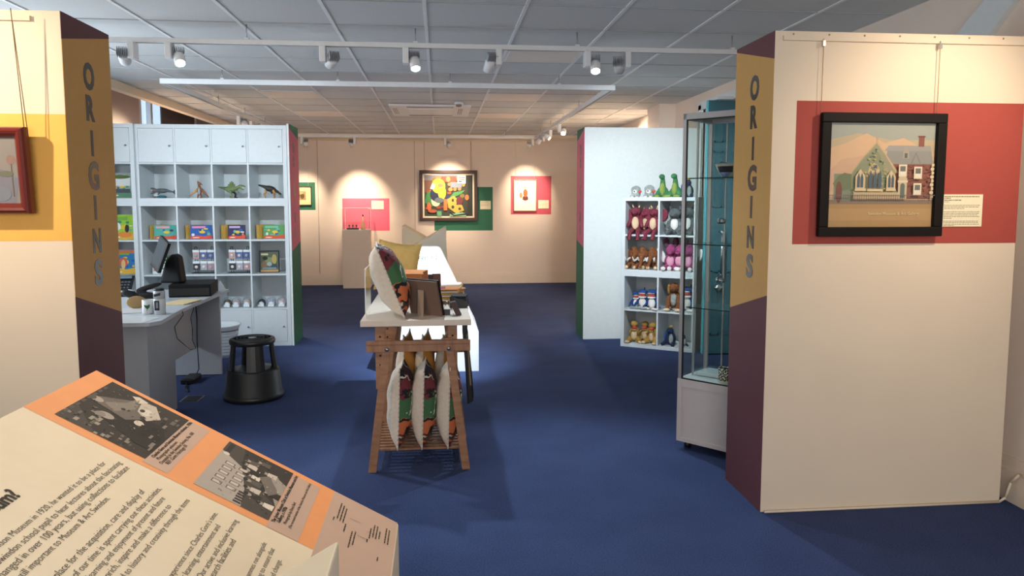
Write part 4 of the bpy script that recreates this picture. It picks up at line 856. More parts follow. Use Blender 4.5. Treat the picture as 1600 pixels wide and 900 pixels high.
# bagged items on the row above bottom doors
bag_cols = [['#6a6048', '#b8a4a4', '#c4aea6'], ['#4a4c58', '#aaa8b8', '#ccb2b8']]
for c_, xs in ((2, (.02, .11, .215)), (3, (.01, .11, .215))):
    for k, x in enumerate(xs):
        z = CZ[1]+.001
        t = thing('bagged_souvenir', 'small clear bagged souvenir on the row above the bottom doors, %s in the %s cell' % (('left', 'middle', 'right')[k], ('third', 'fourth')[c_-2]), 'souvenir', (CX[c_]+x+.05, YS+.12, z), 0, 'clear bagged souvenirs')
        m_ = mat('souvenir_%d%d' % (c_, k), bag_cols[c_-2][k], .5, noise=.4, nscale=60)
        MB().ell((0, 0, .04), (.042, .04, .04), m_).ell((0, -.02, .03), (.03, .03, .03), mat('header_white', '#dfe6ea', .3)).build('souvenir', t)
        MB().ell((0, 0, .05), (.052, .05, .052), m_bag).build('clear_bag', t)
        MB().box(-.03, .03, -.046, -.044, .005, .028, mat('header_white', '#dfe6ea', .3)).build('label', t)
# plush display behind the till (first column, fourth row)
t = thing('sticker_display', 'white card display box with round green badge behind the till', 'display box', (CX[0]+.05, YS+.1, CZ[2]+.001))
MB().box(0, .21, 0, .12, 0, .10, m_white).build('tray', t, .002)
g = MB(); flat(g, [('e', 'e8ece8', .1, .085, .05, .05), ('e', '3a6a4a', .1, .085, .04, .04), ('e', 'cfd8cc', .1, .085, .028, .028), ('r', 'c86a6a', .01, .03, .06, .045), ('r', 'c86a6a', .01, .052, .06, .062)], T(0, 0, 0) @ FRONT, .0004); g.build('printed_badge', t)
for k, (cx, cc, nm) in enumerate(((.03, '#a8853c', 'gold'), (.075, '#c8907a', 'peach'), (.12, '#3f7a4c', 'green'), (.17, '#b84c44', 'red'))):
    t = thing('small_plush', 'small %s soft toy in the card display box behind the till' % nm, 'soft toy', (CX[0]+.05+cx, YS+.15, CZ[2]+.101), 0, 'small soft toys in the card display')
    m_ = mat('fuzz_'+nm, cc, .95); MB().ell((0, 0, .02), (.026, .026, .026), m_).ell((0, -.005, .058), (.022, .022, .022), m_).ell((-.015, 0, .078), (.007, .006, .009), m_).ell((.015, 0, .078), (.007, .006, .009), m_).build('body', t, 0, 2, .004)
    MB().ell((0, -.024, .054), (.012, .008, .009), m_white).build('muzzle', t)

# ================================================================= DESK AND TILL
m_desk = mat('desk_grey', '#a9adb2', .5); m_dtop = mat('desk_top', '#bcc3ca', .45)
t = thing('office_desk', 'pale grey office desk with panel ends carrying the till', 'desk', (-2.3, 5.6, 0))
def dp(mb, name, bevel=.002): return part_world(mb, name, t, bevel)
dp(MB().prism([(-2.75, 4.72, .705), (-1.80, 4.72, .705), (-1.755, 4.80, .705), (-1.80, 5.3, .705), (-1.80, 6.48, .705), (-2.75, 6.48, .705)], (0, 0, .025), m_dtop), 'desk_top')
dp(MB().box(-2.7, -1.87, 4.86, 5.34, 0.01, .705, m_desk), 'pedestal')
dp(MB().box(-2.7, -1.865, 6.40, 6.43, 0.005, .705, m_desk), 'end_panel')
dp(MB().box(-2.07, -2.05, 5.34, 6.40, .25, .705, m_desk), 'modesty_panel')
zD = .7305
t = thing('cash_till_base', 'low black cash drawer under the till screen on the desk', 'cash drawer', (-2.09, 5.95, zD), 8)
MB().box(-.02, .29, -.02, .36, 0, .10, mat('till_black', '#0e0f11', .6, spec=.25)).build('drawer_body', t, .006); MB().box(-.01, .28, -.024, -.02, .012, .07, m_black).build('drawer_front', t, .002)
t = thing('till_screen', 'black point of sale touchscreen tilted on a tall black stand', 'till', (-2.11, 6.1, zD+.101), -8)
MB().prism([(-.10, -.07, 0), (.08, -.07, 0), (.045, -.05, .21), (.0, -.05, .235), (-.05, -.05, .19)], (0, .11, 0), mat('till_black', '#0e0f11', .6, spec=.25)).build('stand', t, .02, 3)
Ms = T(-.045, -.13, .235) @ Euler((R(-10), R(24), R(-40))).to_matrix().to_4x4()
MB().box(-.075, .075, -.014, .014, -.13, .13, m_black, Ms).build('screen_housing', t, .004)
MB().box(-.066, .066, -.0155, -.0135, -.10, .12, mat('screen_glass', '#50565a', .12), Ms).build('screen', t)
t = thing('card_scanner', 'black wired scanner and card reader bundle beside the till', 'card reader', (-2.24, 5.72, zD), 20)
MB().ell((.02, .02, .035), (.10, .06, .035), m_black).ell((-.07, -.04, .07), (.06, .035, .03), m_black, (0, 20, 0)).ell((.06, .05, .10), (.10, .022, .02), m_black, (0, -14, 10)).build('scanner_body', t, 0, 2, .006)
MB().tube([(-.11, -.04, .075), (-.08, -.05, .095), (-.03, -.05, .09)], .006, m_white, 8).ell((-.115, -.045, .085), (.012, .012, .010), m_white).build('trigger', t)
t = thing('desk_telephone', 'black push button desk telephone behind the ochre panel edge', 'telephone', (-2.55, 6.1, zD), 10)
MB().prism([(-.09, -.1, 0), (.11, -.1, 0), (.11, .12, .0), (-.09, .12, 0)], (0, 0, .03), m_black).prism([(-.085, -.09, .03), (.105, -.09, .03), (.105, .10, .15), (-.085, .10, .15)], (0, .02, 0), m_black).build('telephone_body', t, .006)
g = MB()
for r_ in range(4):
    for c_ in range(4): g.box(-.0+c_*.024, .016+c_*.024, -.094+r_*.03+.0, -.08+r_*.03, .045+r_*.019, .055+r_*.019, mat('key_grey', '#5a6068', .5))
g.build('keypad', t)
MB().box(0, .09, .05, .07, .13, .15, mat('lcd', '#6a8a9a', .3)).build('screen', t)
MB().tube([(-.07, -.08, .05), (-.065, .06, .16), (-.06, .11, .20)], .016, m_black, 8).build('handset', t)
m_mug = mat('mug_white', '#d9dcde', .3)
t = thing('mug', 'white mug printed with a green leaf on the near end of the desk', 'mug', (-1.945, 5.10, zD), 0)
MB().lathe([(.036, 0), (.040, .004), (.040, .095), (.036, .095), (.036, .01), (0, .01)], m_mug).build('cup', t)
MB().tube([(.038, 0, .075), (.062, 0, .07), (.066, 0, .045), (.058, 0, .025), (.038, 0, .02)], .006, m_black, 8).build('handle', t)
g = MB(); flat(g, [('p', '2f5a34', [(-.02, .065), (.0, .06), (.02, .068), (.018, .05), (.005, .035), (-.01, .045)]), ('r', '2f5a34', -.001, .025, .002, .05)], T(.005, -.0412, 0) @ FRONT, .0002); g.build('leaf_print', t)
t = thing('insulated_cup', 'tall printed white and black travel cup beside the leaf mug', 'cup', (-1.862, 5.07, zD))
MB().lathe([(.036, 0), (.037, .10), (.035, .105)], m_mug).build('cup_body', t)
MB().lathe([(.036, .106), (.036, .155), (.030, .160)], mat('cup_wrap', '#b9c0c4', .4)).build('upper_sleeve', t); MB().lathe([(.033, .16), (.033, .172), (0, .173)], m_black).build('lid', t)
g = MB(); flat(g, [('r', '2c2f36', -.02, .03, .012, .095), ('r', '8a929a', -.010, .045, .004, .085), ('p', '33373c', [(-.02, .12), (.02, .13), (.022, .148), (-.005, .142), (-.022, .138)])], T(.0, -.038, 0) @ FRONT, .0003); g.build('printed_picture', t)
t = thing('paper_sheet', 'white sheet of paper hanging over the near corner of the desk', 'paper', (-2.05, 4.95, zD), 0); MB().prism([(-.30, -.245, 0), (.21, -.245, 0), (.24, -.03, 0), (-.05, .12, 0), (-.30, .1, 0)], (0, 0, .001), m_mug).build('sheet', t)
t = thing('paper_sheet', 'white paper lying under the mug and the travel cup', 'paper', (-2.05, 5.13, zD+.0012), 14); MB().box(-.15, .10, -.0, .25, 0, .0006, m_mug).build('sheet', t)
t.location.z = zD + .0014
t = thing('envelope', 'cream envelopes lying on the desk before the cash drawer', 'envelope', (-1.90, 5.62, zD), -10); MB().box(-.10, .07, -.12, .12, 0, .006, mat('envelope_cream', '#d9c69a', .8)).box(-.08, .085, -.10, .13, .006, .011, mat('envelope_cream', '#d9c69a', .8)).build('envelope_paper', t, .001)
t = thing('brown_card', 'curled brown card standing left of the leaf mug', 'card', (-2.12, 5.35, zD), 15); MB().ell((0, 0, .045), (.065, .008, .045), mat('tan_card', '#a98c5e', .8)).build('card', t)
for k, x in enumerate((-2.0, -1.93, -1.86)):
    t = thing('plastic_sleeve', 'clear crinkled plastic sleeve at the far end of the desk, ' + ('left', 'middle', 'right')[k] + ' of three', 'plastic sleeve', (x, 6.42, zD), 0, 'clear plastic sleeves'); MB().prism([(-.04, 0, 0), (.04, 0, 0), (.02, 0, .09-.02*k), (-.03, 0, .07)], (0, .03, 0), m_bag).prism([(-.03, .01, 0), (.045, .01, 0), (.0, .01, .08)], (0, .002, 0), mat('film_white', '#b9bfc4', .2)).build('film', t)
t = MB().tube([(-1.78, 5.25, .72), (-1.79, 5.3, .69), (-1.86, 5.32, .60), (-1.88, 5.42, .5), (-1.85, 5.6, .38), (-1.86, 5.75, .36), (-1.90, 5.8, .42), (-1.87, 5.72, .52), (-1.84, 5.6, .62), (-1.80, 5.55, .70), (-1.81, 5.55, .735)], .0025, m_black, 6).build('cable'); tag(t, 'looping thin black cable hanging from the desk edge', 'cable')
t = MB().tube([(-2.03, 6.3, .70), (-2.02, 6.3, .5), (-2.03, 6.31, .3), (-2.02, 6.3, .08), (-2.04, 6.28, .03)], .004, m_black, 6).build('cable'); tag(t, 'straight black cable dropping behind the desk to the floor', 'cable')
t = thing('power_strip', 'black power adapter and cords on the carpet under the desk', 'power strip', (-2.05, 6.2, .0)); MB().box(-.05, .05, -.12, .1, 0, .045, m_black).build('adapter', t, .01); MB().tube([(-.0, -.12, .01), (.05, -.3, .01), (.1, -.38, .008)], .006, m_black, 6).build('cord', t)
t = thing('floor_socket', 'square metal rimmed floor socket by the desk pedestal', 'floor socket', (-1.86, 5.62, 0), 0); MB().box(-.07, .07, -.09, .09, 0, .004, m_metal).build('rim', t); MB().box(-.055, .055, -.075, .075, .004, .006, m_black).build('cover', t)
t = thing('waste_bin', 'white ribbed plastic waste bin behind the desk end', 'bin', (-2.07, 7.17, 0)); g = MB(); pr = [(.105, 0)]
for k in range(1, 10): pr += [(.105+.005*k, .03*k), (.108+.005*k, .03*k+.004), (.106+.005*k, .03*k+.012)]
pr += [(.165, .30), (.168, .312), (.158, .312), (.10, .01), (0, .01)]
g.lathe(pr, m_white, 32); g.build('bin_body', t)
# kick stool
m_st = mat('stool_black', '#1e2022', .38); t = thing('step_stool', 'round black plastic kick stool with ring base and open waist', 'stool', (-1.41, 5.63, 0))
MB().lathe([(.215, .006), (.222, .03), (.212, .045), (.208, .05), (.190, .215), (.183, .225), (.10, .228), (0, .228)], m_st, 40).build('base', t)
g = MB(); n = 40
for k, a in enumerate((20, 110, 200, 290)):
    P = []
    for s_ in range(5):
        b_ = R(a-23+s_*11.5); P.append(b_)
    v = [];
    for z_, ro, ri in ((.225, .178, .150), (.425, .152, .128)):
        for b_ in P: v.append((ro*math.cos(b_), ro*math.sin(b_), z_))
        for b_ in reversed(P): v.append((ri*math.cos(b_), ri*math.sin(b_), z_))
    f = [tuple(range(10))[::-1], tuple(range(10, 20))]+[(i, (i+1) % 10, 10+(i+1) % 10, 10+i) for i in range(10)]
    MB().add(v, f, m_st).build('post', t, .004)
MB().lathe([(0, .415), (.155, .415), (.163, .42), (.166, .44), (.160, .455), (.150, .458), (0, .458)], m_st, 40).build('top_step', t)
g = MB()
for r_ in (.14, .115, .09, .065): g.lathe([(r_, .458), (r_, .461), (r_-.008, .461), (r_-.008, .458)], mat('tread', '#2c2f31', .5), 40)
g.build('tread_ring', t); MB().lathe([(0, .458), (.03, .458), (.03, .461), (0, .461)], mat('stool_badge', '#a7adb3', .4), 24).build('badge', t)

# ================================================================= FAR PLINTH
t = thing('display_plinth', 'off white display plinth with a clear case before the rose rectangle', 'plinth', (-1.41, 12.8, 0)); MB().box(-.225, .225, -.19, .19, 0, .985, mat('plinth_paint', '#c9beb4', .7)).build('plinth_body', t, .002)
MB().box(-.22, .22, -.185, .185, .986, .992, m_white).build('base_board', t)
MB().box(-.215, .215, -.18, .18, .992, 1.36, glass('case_glass', (.97, .98, .98), .12)).build('glass_cover', t)
g = MB()
for x in (-.215, .215):
    for y in (-.18, .18): g.box(x-.002, x+.002, y-.002, y+.002, .992, 1.36, m_edge)
for y in (-.18, .18): g.box(-.215, .215, y-.002, y+.002, 1.357, 1.361, m_edge)
g.build('case_edge', t)
t = thing('museum_exhibit', 'dark block with three small pieces inside the far case', 'exhibit', (-1.47, 12.75, .993)); MB().box(-.10, .10, -.03, .03, 0, .025, m_black).build('base', t)
for x in (-.06, 0, .06): MB().cyl((x, 0, .025), (x, 0, .05), .006, m_black, 8).ell((x, 0, .065), (.016, .016, .02), mat('exhibit_dark', '#4a2f2a', .4)).build('piece', t)
t = thing('museum_exhibit', 'slender pale bottle with a dark stopper inside the far case', 'exhibit', (-1.30, 12.75, .993)); MB().lathe([(.04, 0), (.035, .06), (.012, .14), (.010, .22)], mat('bottle_tan', '#c9a078', .2)).build('bottle', t); MB().ell((0, 0, .235), (.014, .014, .022), m_black).build('stopper', t)

# ================================================================= SOFT TOY SHELVES
RZ = -33.0; ca, sa = math.cos(R(RZ)), math.sin(R(RZ))
A0 = Vector((1.832, 7.292, 0))
for k, lab in ((0, 'white two by two cube shelf of soft toys standing on the carpet'), (1, 'white two by two cube shelf of soft toys stacked on its twin')):
    cube_unit(lab, A0.x, A0.y, .758*k, 2, 2, 'white cube shelves of soft toys', (), RZ, wall=.036)
def sp(u, v, z): return (A0.x+u*ca-v*sa, A0.y+u*sa+v*ca, z)
Z_ = [.036, .036+.3515, .758+.036, .758+.036+.3515, 1.495+.002]
f_mar = mat('fuzz_maroon', '#7d3040', .95, noise=.3, nscale=60, bump=.5); f_cream = mat('fuzz_cream', '#dcc09c', .95); f_brn = mat('fuzz_brown', '#7c4a28', .95, noise=.35, nscale=50, bump=.6); f_gry = mat('fuzz_grey', '#5c6264', .95, noise=.4, nscale=50, bump=.5); f_lgr = mat('fuzz_silver', '#9aa09c', .95, noise=.25, nscale=50)
f_wht = mat('fuzz_white', '#e6e2dc', .95); f_mag = mat('fuzz_magenta', '#94406c', .95, noise=.2); f_blu = mat('fuzz_blue', '#1f4480', .95, noise=.25, nscale=50); f_dkb = mat('fuzz_navy', '#1c2c4c', .95, noise=.3); f_grn = mat('fuzz_green', '#213a22', .95, noise=.3); f_lim = mat('fuzz_lime', '#87994a', .95); f_blk = mat('fuzz_black', '#1b1b1d', .9); f_red = mat('fuzz_red', '#c04048', .9); f_gold = mat('fuzz_gold', '#96663a', .95, noise=.3, nscale=50); f_pnk = mat('fuzz_pink', '#e0a0b8', .95)
def plush(kind, label, u, v, z, rz=0, s=1., group=None):
    E = lambda c, r, m, rot=(0, 0, 0): ('e', c, r, m, rot); C_ = lambda a, b_, r1, r2, m: ('c', a, b_, r1, r2, m)
    if kind == 'dragon':
        P = [('body', 1, [E((0, 0, .085), (.05, .045, .075), f_mar), E((0, -.01, .185), (.045, .04, .038), f_mar), E((.0, -.05, .175), (.022, .03, .018), f_mar), C_((-.04, -.02, .12), (-.065, -.06, .05), .018, .014, f_mar), C_((.04, -.02, .12), (.065, -.06, .05), .018, .014, f_mar), C_((-.025, -.03, .03), (-.035, -.11, .0), .022, .018, f_mar), C_((.025, -.03, .03), (.035, -.11, .0), .022, .018, f_mar), C_((-.035, -.11, 0), (-.035, -.125, -.06), .018, .015, f_mar), C_((.035, -.11, 0), (.035, -.125, -.06), .018, .015, f_mar)]),
             ('belly', 0, [E((0, -.032, .085), (.032, .022, .055), f_cream)]), ('wing', 0, [E((-.075, .01, .16), (.045, .008, .06), f_mar, (0, -30, 0))]), ('wing', 0, [E((.075, .01, .16), (.045, .008, .06), f_mar, (0, 30, 0))]), ('horn', 0, [C_((-.02, 0, .21), (-.035, 0, .25), .010, .003, f_cream)]), ('horn', 0, [C_((.02, 0, .21), (.035, 0, .25), .010, .003, f_cream)])]
    elif kind == 'mammoth':
        P = [('body', 1, [E((0, .01, .075), (.07, .06, .07), f_brn), E((0, -.035, .13), (.05, .045, .052), f_brn), E((0, -.045, .175), (.032, .03, .024), f_brn), C_((0, -.07, .12), (0, -.11, .04), .022, .014, f_brn), C_((0, -.11, .04), (.0, -.125, .02), .014, .012, f_brn), C_((-.045, -.04, .04), (-.06, -.09, .018), .026, .022, f_brn), C_((.045, -.04, .04), (.06, -.09, .018), .026, .022, f_brn), E((-.055, -.02, .135), (.02, .012, .035), f_brn), E((.055, -.02, .135), (.02, .012, .035), f_brn)]),
             ('tusk', 0, [C_((-.03, -.075, .10), (-.06, -.11, .075), .009, .008, f_wht), C_((-.06, -.11, .075), (-.07, -.125, .115), .008, .003, f_wht)]), ('tusk', 0, [C_((.03, -.075, .10), (.06, -.11, .075), .009, .008, f_wht), C_((.06, -.11, .075), (.07, -.125, .115), .008, .003, f_wht)]), ('foot_pad', 0, [E((-.063, -.1, .018), (.018, .012, .016), f_cream)]), ('foot_pad', 0, [E((.063, -.1, .018), (.018, .012, .016), f_cream)])]
    elif kind == 'wolf':
        P = [('body', 1, [E((0, 0, .07), (.055, .05, .07), f_gry), E((0, -.025, .16), (.045, .04, .04), f_gry), E((0, -.065, .15), (.022, .03, .018), f_gry), C_((-.03, -.03, .03), (-.045, -.10, .015), .022, .018, f_gry), C_((.03, -.03, .03), (.045, -.10, .015), .022, .018, f_gry), C_((-.04, -.02, .1), (-.055, -.06, .04), .016, .013, f_gry), C_((.04, -.02, .1), (.055, -.06, .04), .016, .013, f_gry)]),
             ('belly', 0, [E((0, -.035, .08), (.03, .02, .045), f_wht)]), ('ear', 0, [C_((-.03, 0, .185), (-.045, 0, .235), .014, .003, f_gry)]), ('ear', 0, [C_((.03, 0, .185), (.045, 0, .235), .014, .003, f_gry)]), ('wing', 0, [E((-.07, .02, .12), (.035, .008, .06), f_lgr, (0, -25, 0))]), ('wing', 0, [E((.07, .02, .12), (.035, .008, .06), f_lgr, (0, 25, 0))])]
    elif kind == 'unicorn':
        P = [('body', 1, [E((0, 0, .07), (.05, .045, .065), f_mag), E((0, -.02, .16), (.042, .038, .042), f_wht), E((0, -.06, .145), (.022, .028, .02), f_wht), C_((-.03, -.03, .03), (-.05, -.10, .016), .022, .02, f_mag), C_((.03, -.03, .03), (.05, -.10, .016), .022, .02, f_mag)]),
             ('belly', 0, [E((0, -.032, .075), (.032, .02, .045), f_pnk)]), ('foot_pad', 0, [E((-.052, -.11, .018), (.02, .014, .018), f_wht)]), ('foot_pad', 0, [E((.052, -.11, .018), (.02, .014, .018), f_wht)]), ('wing', 0, [E((-.075, .01, .12), (.03, .008, .065), f_wht, (0, -25, 0))]), ('wing', 0, [E((.075, .01, .12), (.03, .008, .065), f_wht, (0, 25, 0))]), ('mane', 0, [E((0, .005, .19), (.025, .03, .025), f_mag)]), ('ear', 0, [E((-.035, .01, .225), (.02, .010, .045), mat('fuzz_plum', '#5a3a48', .95))]), ('ear', 0, [E((.035, .01, .225), (.02, .010, .045), mat('fuzz_plum', '#5a3a48', .95))])]
    elif kind == 'shark':
        P = [('body', 1, [E((0, 0, .07), (.05, .055, .07), f_blu), E((0, -.03, .165), (.048, .045, .028), f_blu), C_((0, .04, .03), (.0, .10, .02), .03, .012, f_blu), C_((-.04, 0, .08), (-.085, -.05, .02), .018, .010, f_blu), C_((.04, 0, .08), (.085, -.05, .02), .018, .010, f_blu)]),
             ('lower_jaw', 0, [E((0, -.045, .115), (.040, .035, .014), f_wht)]), ('mouth', 0, [E((0, -.045, .137), (.036, .032, .022), f_red)]), ('teeth', 0, [E((0, -.062, .155), (.036, .02, .005), f_wht)]), ('belly', 0, [E((0, -.04, .06), (.036, .022, .05), f_wht)]), ('flipper', 0, [E((-.05, -.09, .014), (.045, .022, .012), f_lgr, (0, 0, 30)), E((.05, -.09, .014), (.045, .022, .012), f_wht, (0, 0, -30))]), ('dorsal_fin', 0, [C_((0, .03, .13), (0, .06, .2), .02, .004, f_blu)])]
    elif kind == 'trex':
        P = [('body', 1, [E((0, .01, .075), (.05, .05, .075), f_gold), E((0, -.015, .175), (.036, .045, .03), f_gold), C_((-.035, -.02, .04), (-.055, -.08, .015), .026, .02, f_gold), C_((.035, -.02, .04), (.055, -.08, .015), .026, .02, f_gold), C_((-.03, -.04, .115), (-.04, -.075, .1), .010, .008, f_gold), C_((.03, -.04, .115), (.04, -.075, .1), .010, .008, f_gold), C_((0, .05, .04), (.02, .11, .02), .024, .008, f_gold)]),
             ('lower_jaw', 0, [E((0, -.045, .125), (.028, .03, .010), f_gold)]), ('mouth', 0, [E((0, -.042, .145), (.027, .028, .018), f_red)]), ('belly', 0, [E((0, -.036, .08), (.03, .02, .055), f_cream)]), ('foot_pad', 0, [E((-.06, -.09, .015), (.022, .018, .014), f_cream)]), ('foot_pad', 0, [E((.06, -.09, .015), (.022, .018, .014), f_cream)])]
    elif kind == 'hound':
        P = [('body', 1, [E((0, .01, .09), (.055, .05, .085), f_brn), E((0, -.02, .20), (.045, .042, .045), f_gold), E((0, -.06, .19), (.022, .028, .02), f_gold), C_((-.04, -.03, .13), (-.045, -.07, .02), .02, .018, f_brn), C_((.04, -.03, .13), (.045, -.07, .02), .02, .018, f_brn)]), ('ear', 0, [E((-.046, -.01, .19), (.014, .018, .045), f_gold)]), ('ear', 0, [E((.046, -.01, .19), (.014, .018, .045), f_gold)]), ('foot_pad', 0, [E((-.045, -.09, .016), (.028, .022, .014), f_cream)]), ('foot_pad', 0, [E((.045, -.09, .016), (.028, .022, .014), f_cream)]), ('belly', 0, [E((0, -.034, .10), (.03, .022, .055), f_lgr)])]
    elif kind == 'penguin':
        P = [('body', 1, [E((0, 0, .06), (.048, .045, .06), f_dkb), E((0, -.015, .13), (.032, .032, .032), f_dkb), C_((0, -.04, .13), (0, -.07, .13), .012, .004, f_gold), C_((.035, -.02, .03), (.05, -.08, .012), .018, .015, f_dkb), C_((-.035, -.02, .03), (-.05, -.08, .012), .018, .015, f_dkb)]), ('belly', 0, [E((.018, -.034, .06), (.02, .018, .045), f_lgr)]), ('crest', 0, [E((0, 0, .165), (.02, .02, .012), f_gold)]), ('wing', 0, [E((-.05, -.01, .08), (.012, .02, .045), mat('fuzz_midblue', '#3a5f9a', .95))])]
    elif kind == 'hedgehog':
        P = [('body', 1, [E((0, 0, .045), (.05, .04, .045), f_lgr), E((0, -.005, .085), (.052, .045, .042), f_lgr), E((-.03, -.04, .018), (.022, .022, .016), f_gry), E((.03, -.04, .018), (.022, .022, .016), f_gry)]), ('face', 0, [E((0, -.036, .065), (.026, .018, .022), f_wht)]), ('foot_pad', 0, [E((-.025, -.05, .012), (.018, .014, .012), f_wht)]), ('foot_pad', 0, [E((.025, -.05, .012), (.018, .014, .012), f_wht)]), ('heart_tag', 0, [E((.048, -.03, .065), (.020, .006, .014), f_red), E((.058, -.03, .068), (.012, .006, .010), f_red)]), ('nose', 0, [E((0, -.055, .068), (.007, .006, .006), f_blk)])]
    elif kind == 'longneck':
        P = [('body', 1, [E((0, 0, .05), (.05, .045, .05), f_grn), C_((0, -.005, .07), (0, -.015, .165), .030, .018, f_grn), E((-.005, -.03, .18), (.026, .034, .022), f_grn), C_((-.035, -.01, .05), (-.055, -.04, .01), .02, .016, f_grn), C_((.035, -.01, .05), (.055, -.04, .01), .02, .016, f_grn)]), ('belly', 0, [E((0, -.030, .075), (.024, .022, .055), f_lim)]), ('foot_pad', 0, [E((-.045, -.055, .014), (.026, .02, .014), f_lim)]), ('foot_pad', 0, [E((.03, -.055, .014), (.028, .02, .014), f_lim)])]
    s *= {'dragon': 1.12, 'mammoth': 1.12, 'wolf': 1.2, 'unicorn': 1.12, 'trex': 1.08, 'penguin': 1.12, 'hound': 1.1}.get(kind, 1.06)
    nm = dict(dragon='plush_dragon', mammoth='plush_mammoth', wolf='plush_griffin', unicorn='plush_unicorn', shark='plush_shark', trex='plush_dinosaur', hound='plush_dog', penguin='plush_penguin', hedgehog='plush_hedgehog', longneck='plush_dinosaur')[kind]
    t = critter(nm, label, 'soft toy', sp(u, v, z), P, RZ+rz, .006, group, s); return t
cA, cB = .036, .036+.3515
plush('dragon', 'maroon dragon soft toy dangling its legs over the shelf edge, left of three', cA+.075, .11, Z_[3]+.012, 8, 1.05, 'maroon dragon soft toys')
plush('dragon', 'maroon dragon soft toy squeezed in the middle of the top cell', cA+.17, .16, Z_[3]+.012, -14, .95, 'maroon dragon soft toys')
plush('dragon', 'maroon dragon soft toy dangling its legs over the shelf edge, right of three', cA+.265, .11, Z_[3]+.012, -6, 1.0, 'maroon dragon soft toys')
for k, u in enumerate((.06, .165, .27)): plush('mammoth', 'brown mammoth soft toy with white tusks, %s of three' % ('left', 'middle', 'right')[k], cA+u, .14-.02*(k == 1), Z_[2], (10, 0, -14)[k], 1.02, 'brown mammoth soft toys')
plush('wolf', 'grey griffin soft toy in the upper right cell, in front', cB+.12, .13, Z_[3], 6, 1.1, 'grey griffin soft toys'); plush('wolf', 'grey griffin soft toy in the upper right cell, behind and to the right', cB+.24, .20, Z_[3], -8, 1.15, 'grey griffin soft toys')
for k, u in enumerate((.08, .17, .27)): plush('unicorn', 'magenta and white winged soft toy, %s of three' % ('left', 'middle', 'right')[k], cB+u, .13+.03*(k == 1), Z_[2], (12, -5, -10)[k], 1.08, 'magenta winged soft toys')
for k, u in enumerate((.065, .155, .27)): plush('shark', 'blue shark soft toy with open red mouth, %s of three' % ('left', 'middle', 'right')[k], cA+u, .16-.02*k, Z_[1], (30, 5, -10)[k], (.8, .98, 1.02)[k], 'blue shark soft toys')
plush('hound', 'brown long eared dog soft toy sitting in the lower right cell', cB+.13, .12, Z_[1], 4, 1.05); plush('shark', 'blue shark soft toy half hidden beside the brown dog', cB+.25, .2, Z_[1], -8, 1.2, 'blue shark soft toys')
for k, u in enumerate((.075, .165, .275)): plush('trex', 'tawny dinosaur soft toy with open mouth, %s of three on the lowest shelf' % ('left', 'middle', 'right')[k], cA+u, (.11, .2, .12)[k], Z_[0], (14, 0, -16)[k], (1.0, .95, .98)[k], 'tawny dinosaur soft toys')
plush('penguin', 'navy penguin soft toy with orange crest on the lowest shelf', cB+.10, .12, Z_[0], -8, 1.0, 'navy penguin soft toys'); plush('penguin', 'navy penguin soft toy lying at the right of the lowest shelf', cB+.22, .14, Z_[0], 30, .62, 'navy penguin soft toys')
plush('hedgehog', 'small grey hedgehog soft toy with red heart tag, left of the pair on top', .11, .10, Z_[4]+.012, 0, .92, 'grey hedgehog soft toys'); plush('hedgehog', 'small grey hedgehog soft toy with red heart tag, right of the pair on top', .25, .10, Z_[4]+.012, 0, .98, 'grey hedgehog soft toys')
plush('longneck', 'green long necked dinosaur soft toy with lime belly, left of the pair on top', .385, .10, Z_[4]+.012, 8, 1.1, 'green long necked soft toys'); plush('longneck', 'green long necked dinosaur soft toy with lime belly, right of the pair on top', .515, .10, Z_[4]+.012, -8, 1.12, 'green long necked soft toys')
plush('penguin', 'blue crested bird soft toy at the right end of the shelf top', .63, .13, Z_[4]+.012, 0, 1.0, 'navy penguin soft toys')

# ================================================================= GLASS CABINET
CR = math.degrees(math.atan2(-.736, .677)); cab = thing('display_cabinet', 'tall glass display cabinet on castors with pale panelled base', 'cabinet', (1.409, 4.202, 0), CR)
Wc, Dc, Hc = .56, .34, 1.985
m_cabp = mat('cabinet_panel', '#c9c2bf', .45)
MB().box(0, Wc, 0, Dc, .05, .43, m_cabp).build('base_cupboard', cab, .003)
g = MB(); 
for a in ((0, .03, .05, .43), (Wc-.03, Wc, .05, .43)): g.box(a[0], a[1], -.006, 0, a[2], a[3], m_cabp)
g.box(.03, Wc-.03, -.006, 0, .05, .075, m_cabp).box(.03, Wc-.03, -.006, 0, .385, .43, m_cabp); g.build('base_frame', cab, .001)
g = MB()
for x in (0, Wc-.022):
    for y in (0, Dc-.022): g.box(x, x+.022, y, y+.022, .43, Hc, m_steel)
g.build('corner_post', cab, .002)
MB().box(0, Wc, 0, .022, Hc-.035, Hc, m_steel).box(0, Wc, Dc-.022, Dc, Hc-.035, Hc, m_steel).box(0, .022, 0, Dc, Hc-.035, Hc, m_steel).box(Wc-.022, Wc, 0, Dc, Hc-.035, Hc, m_steel).box(.02, Wc-.02, .02, Dc-.02, Hc-.012, Hc-.004, m_cabp).build('top_frame', cab, .002)
g = MB(); g.box(.022, .031, -.001, .006, .432, Hc-.035, m_black).box(.022, Wc-.022, -.001, .006, Hc-.042, Hc-.035, m_black).box(.022, Wc-.022, -.001, .006, .430, .437, m_black); g.build('rubber_seal', cab)
MB().box(.03, Wc-.02, .001, .005, .437, Hc-.042, glass('cabinet_glass', (.95, .98, .97), .10)).build('glass_door', cab)
for nm, a in (('side_glass', (.008, .012, .022, Dc-.022)), ('side_glass', (Wc-.012, Wc-.008, .022, Dc-.022)), ('back_glass', (.022, Wc-.022, Dc-.012, Dc-.008))): MB().box(a[0], a[1], a[2], a[3], .43, Hc-.035, glass('cabinet_glass', (.95, .98, .97), .10)).build(nm, cab)
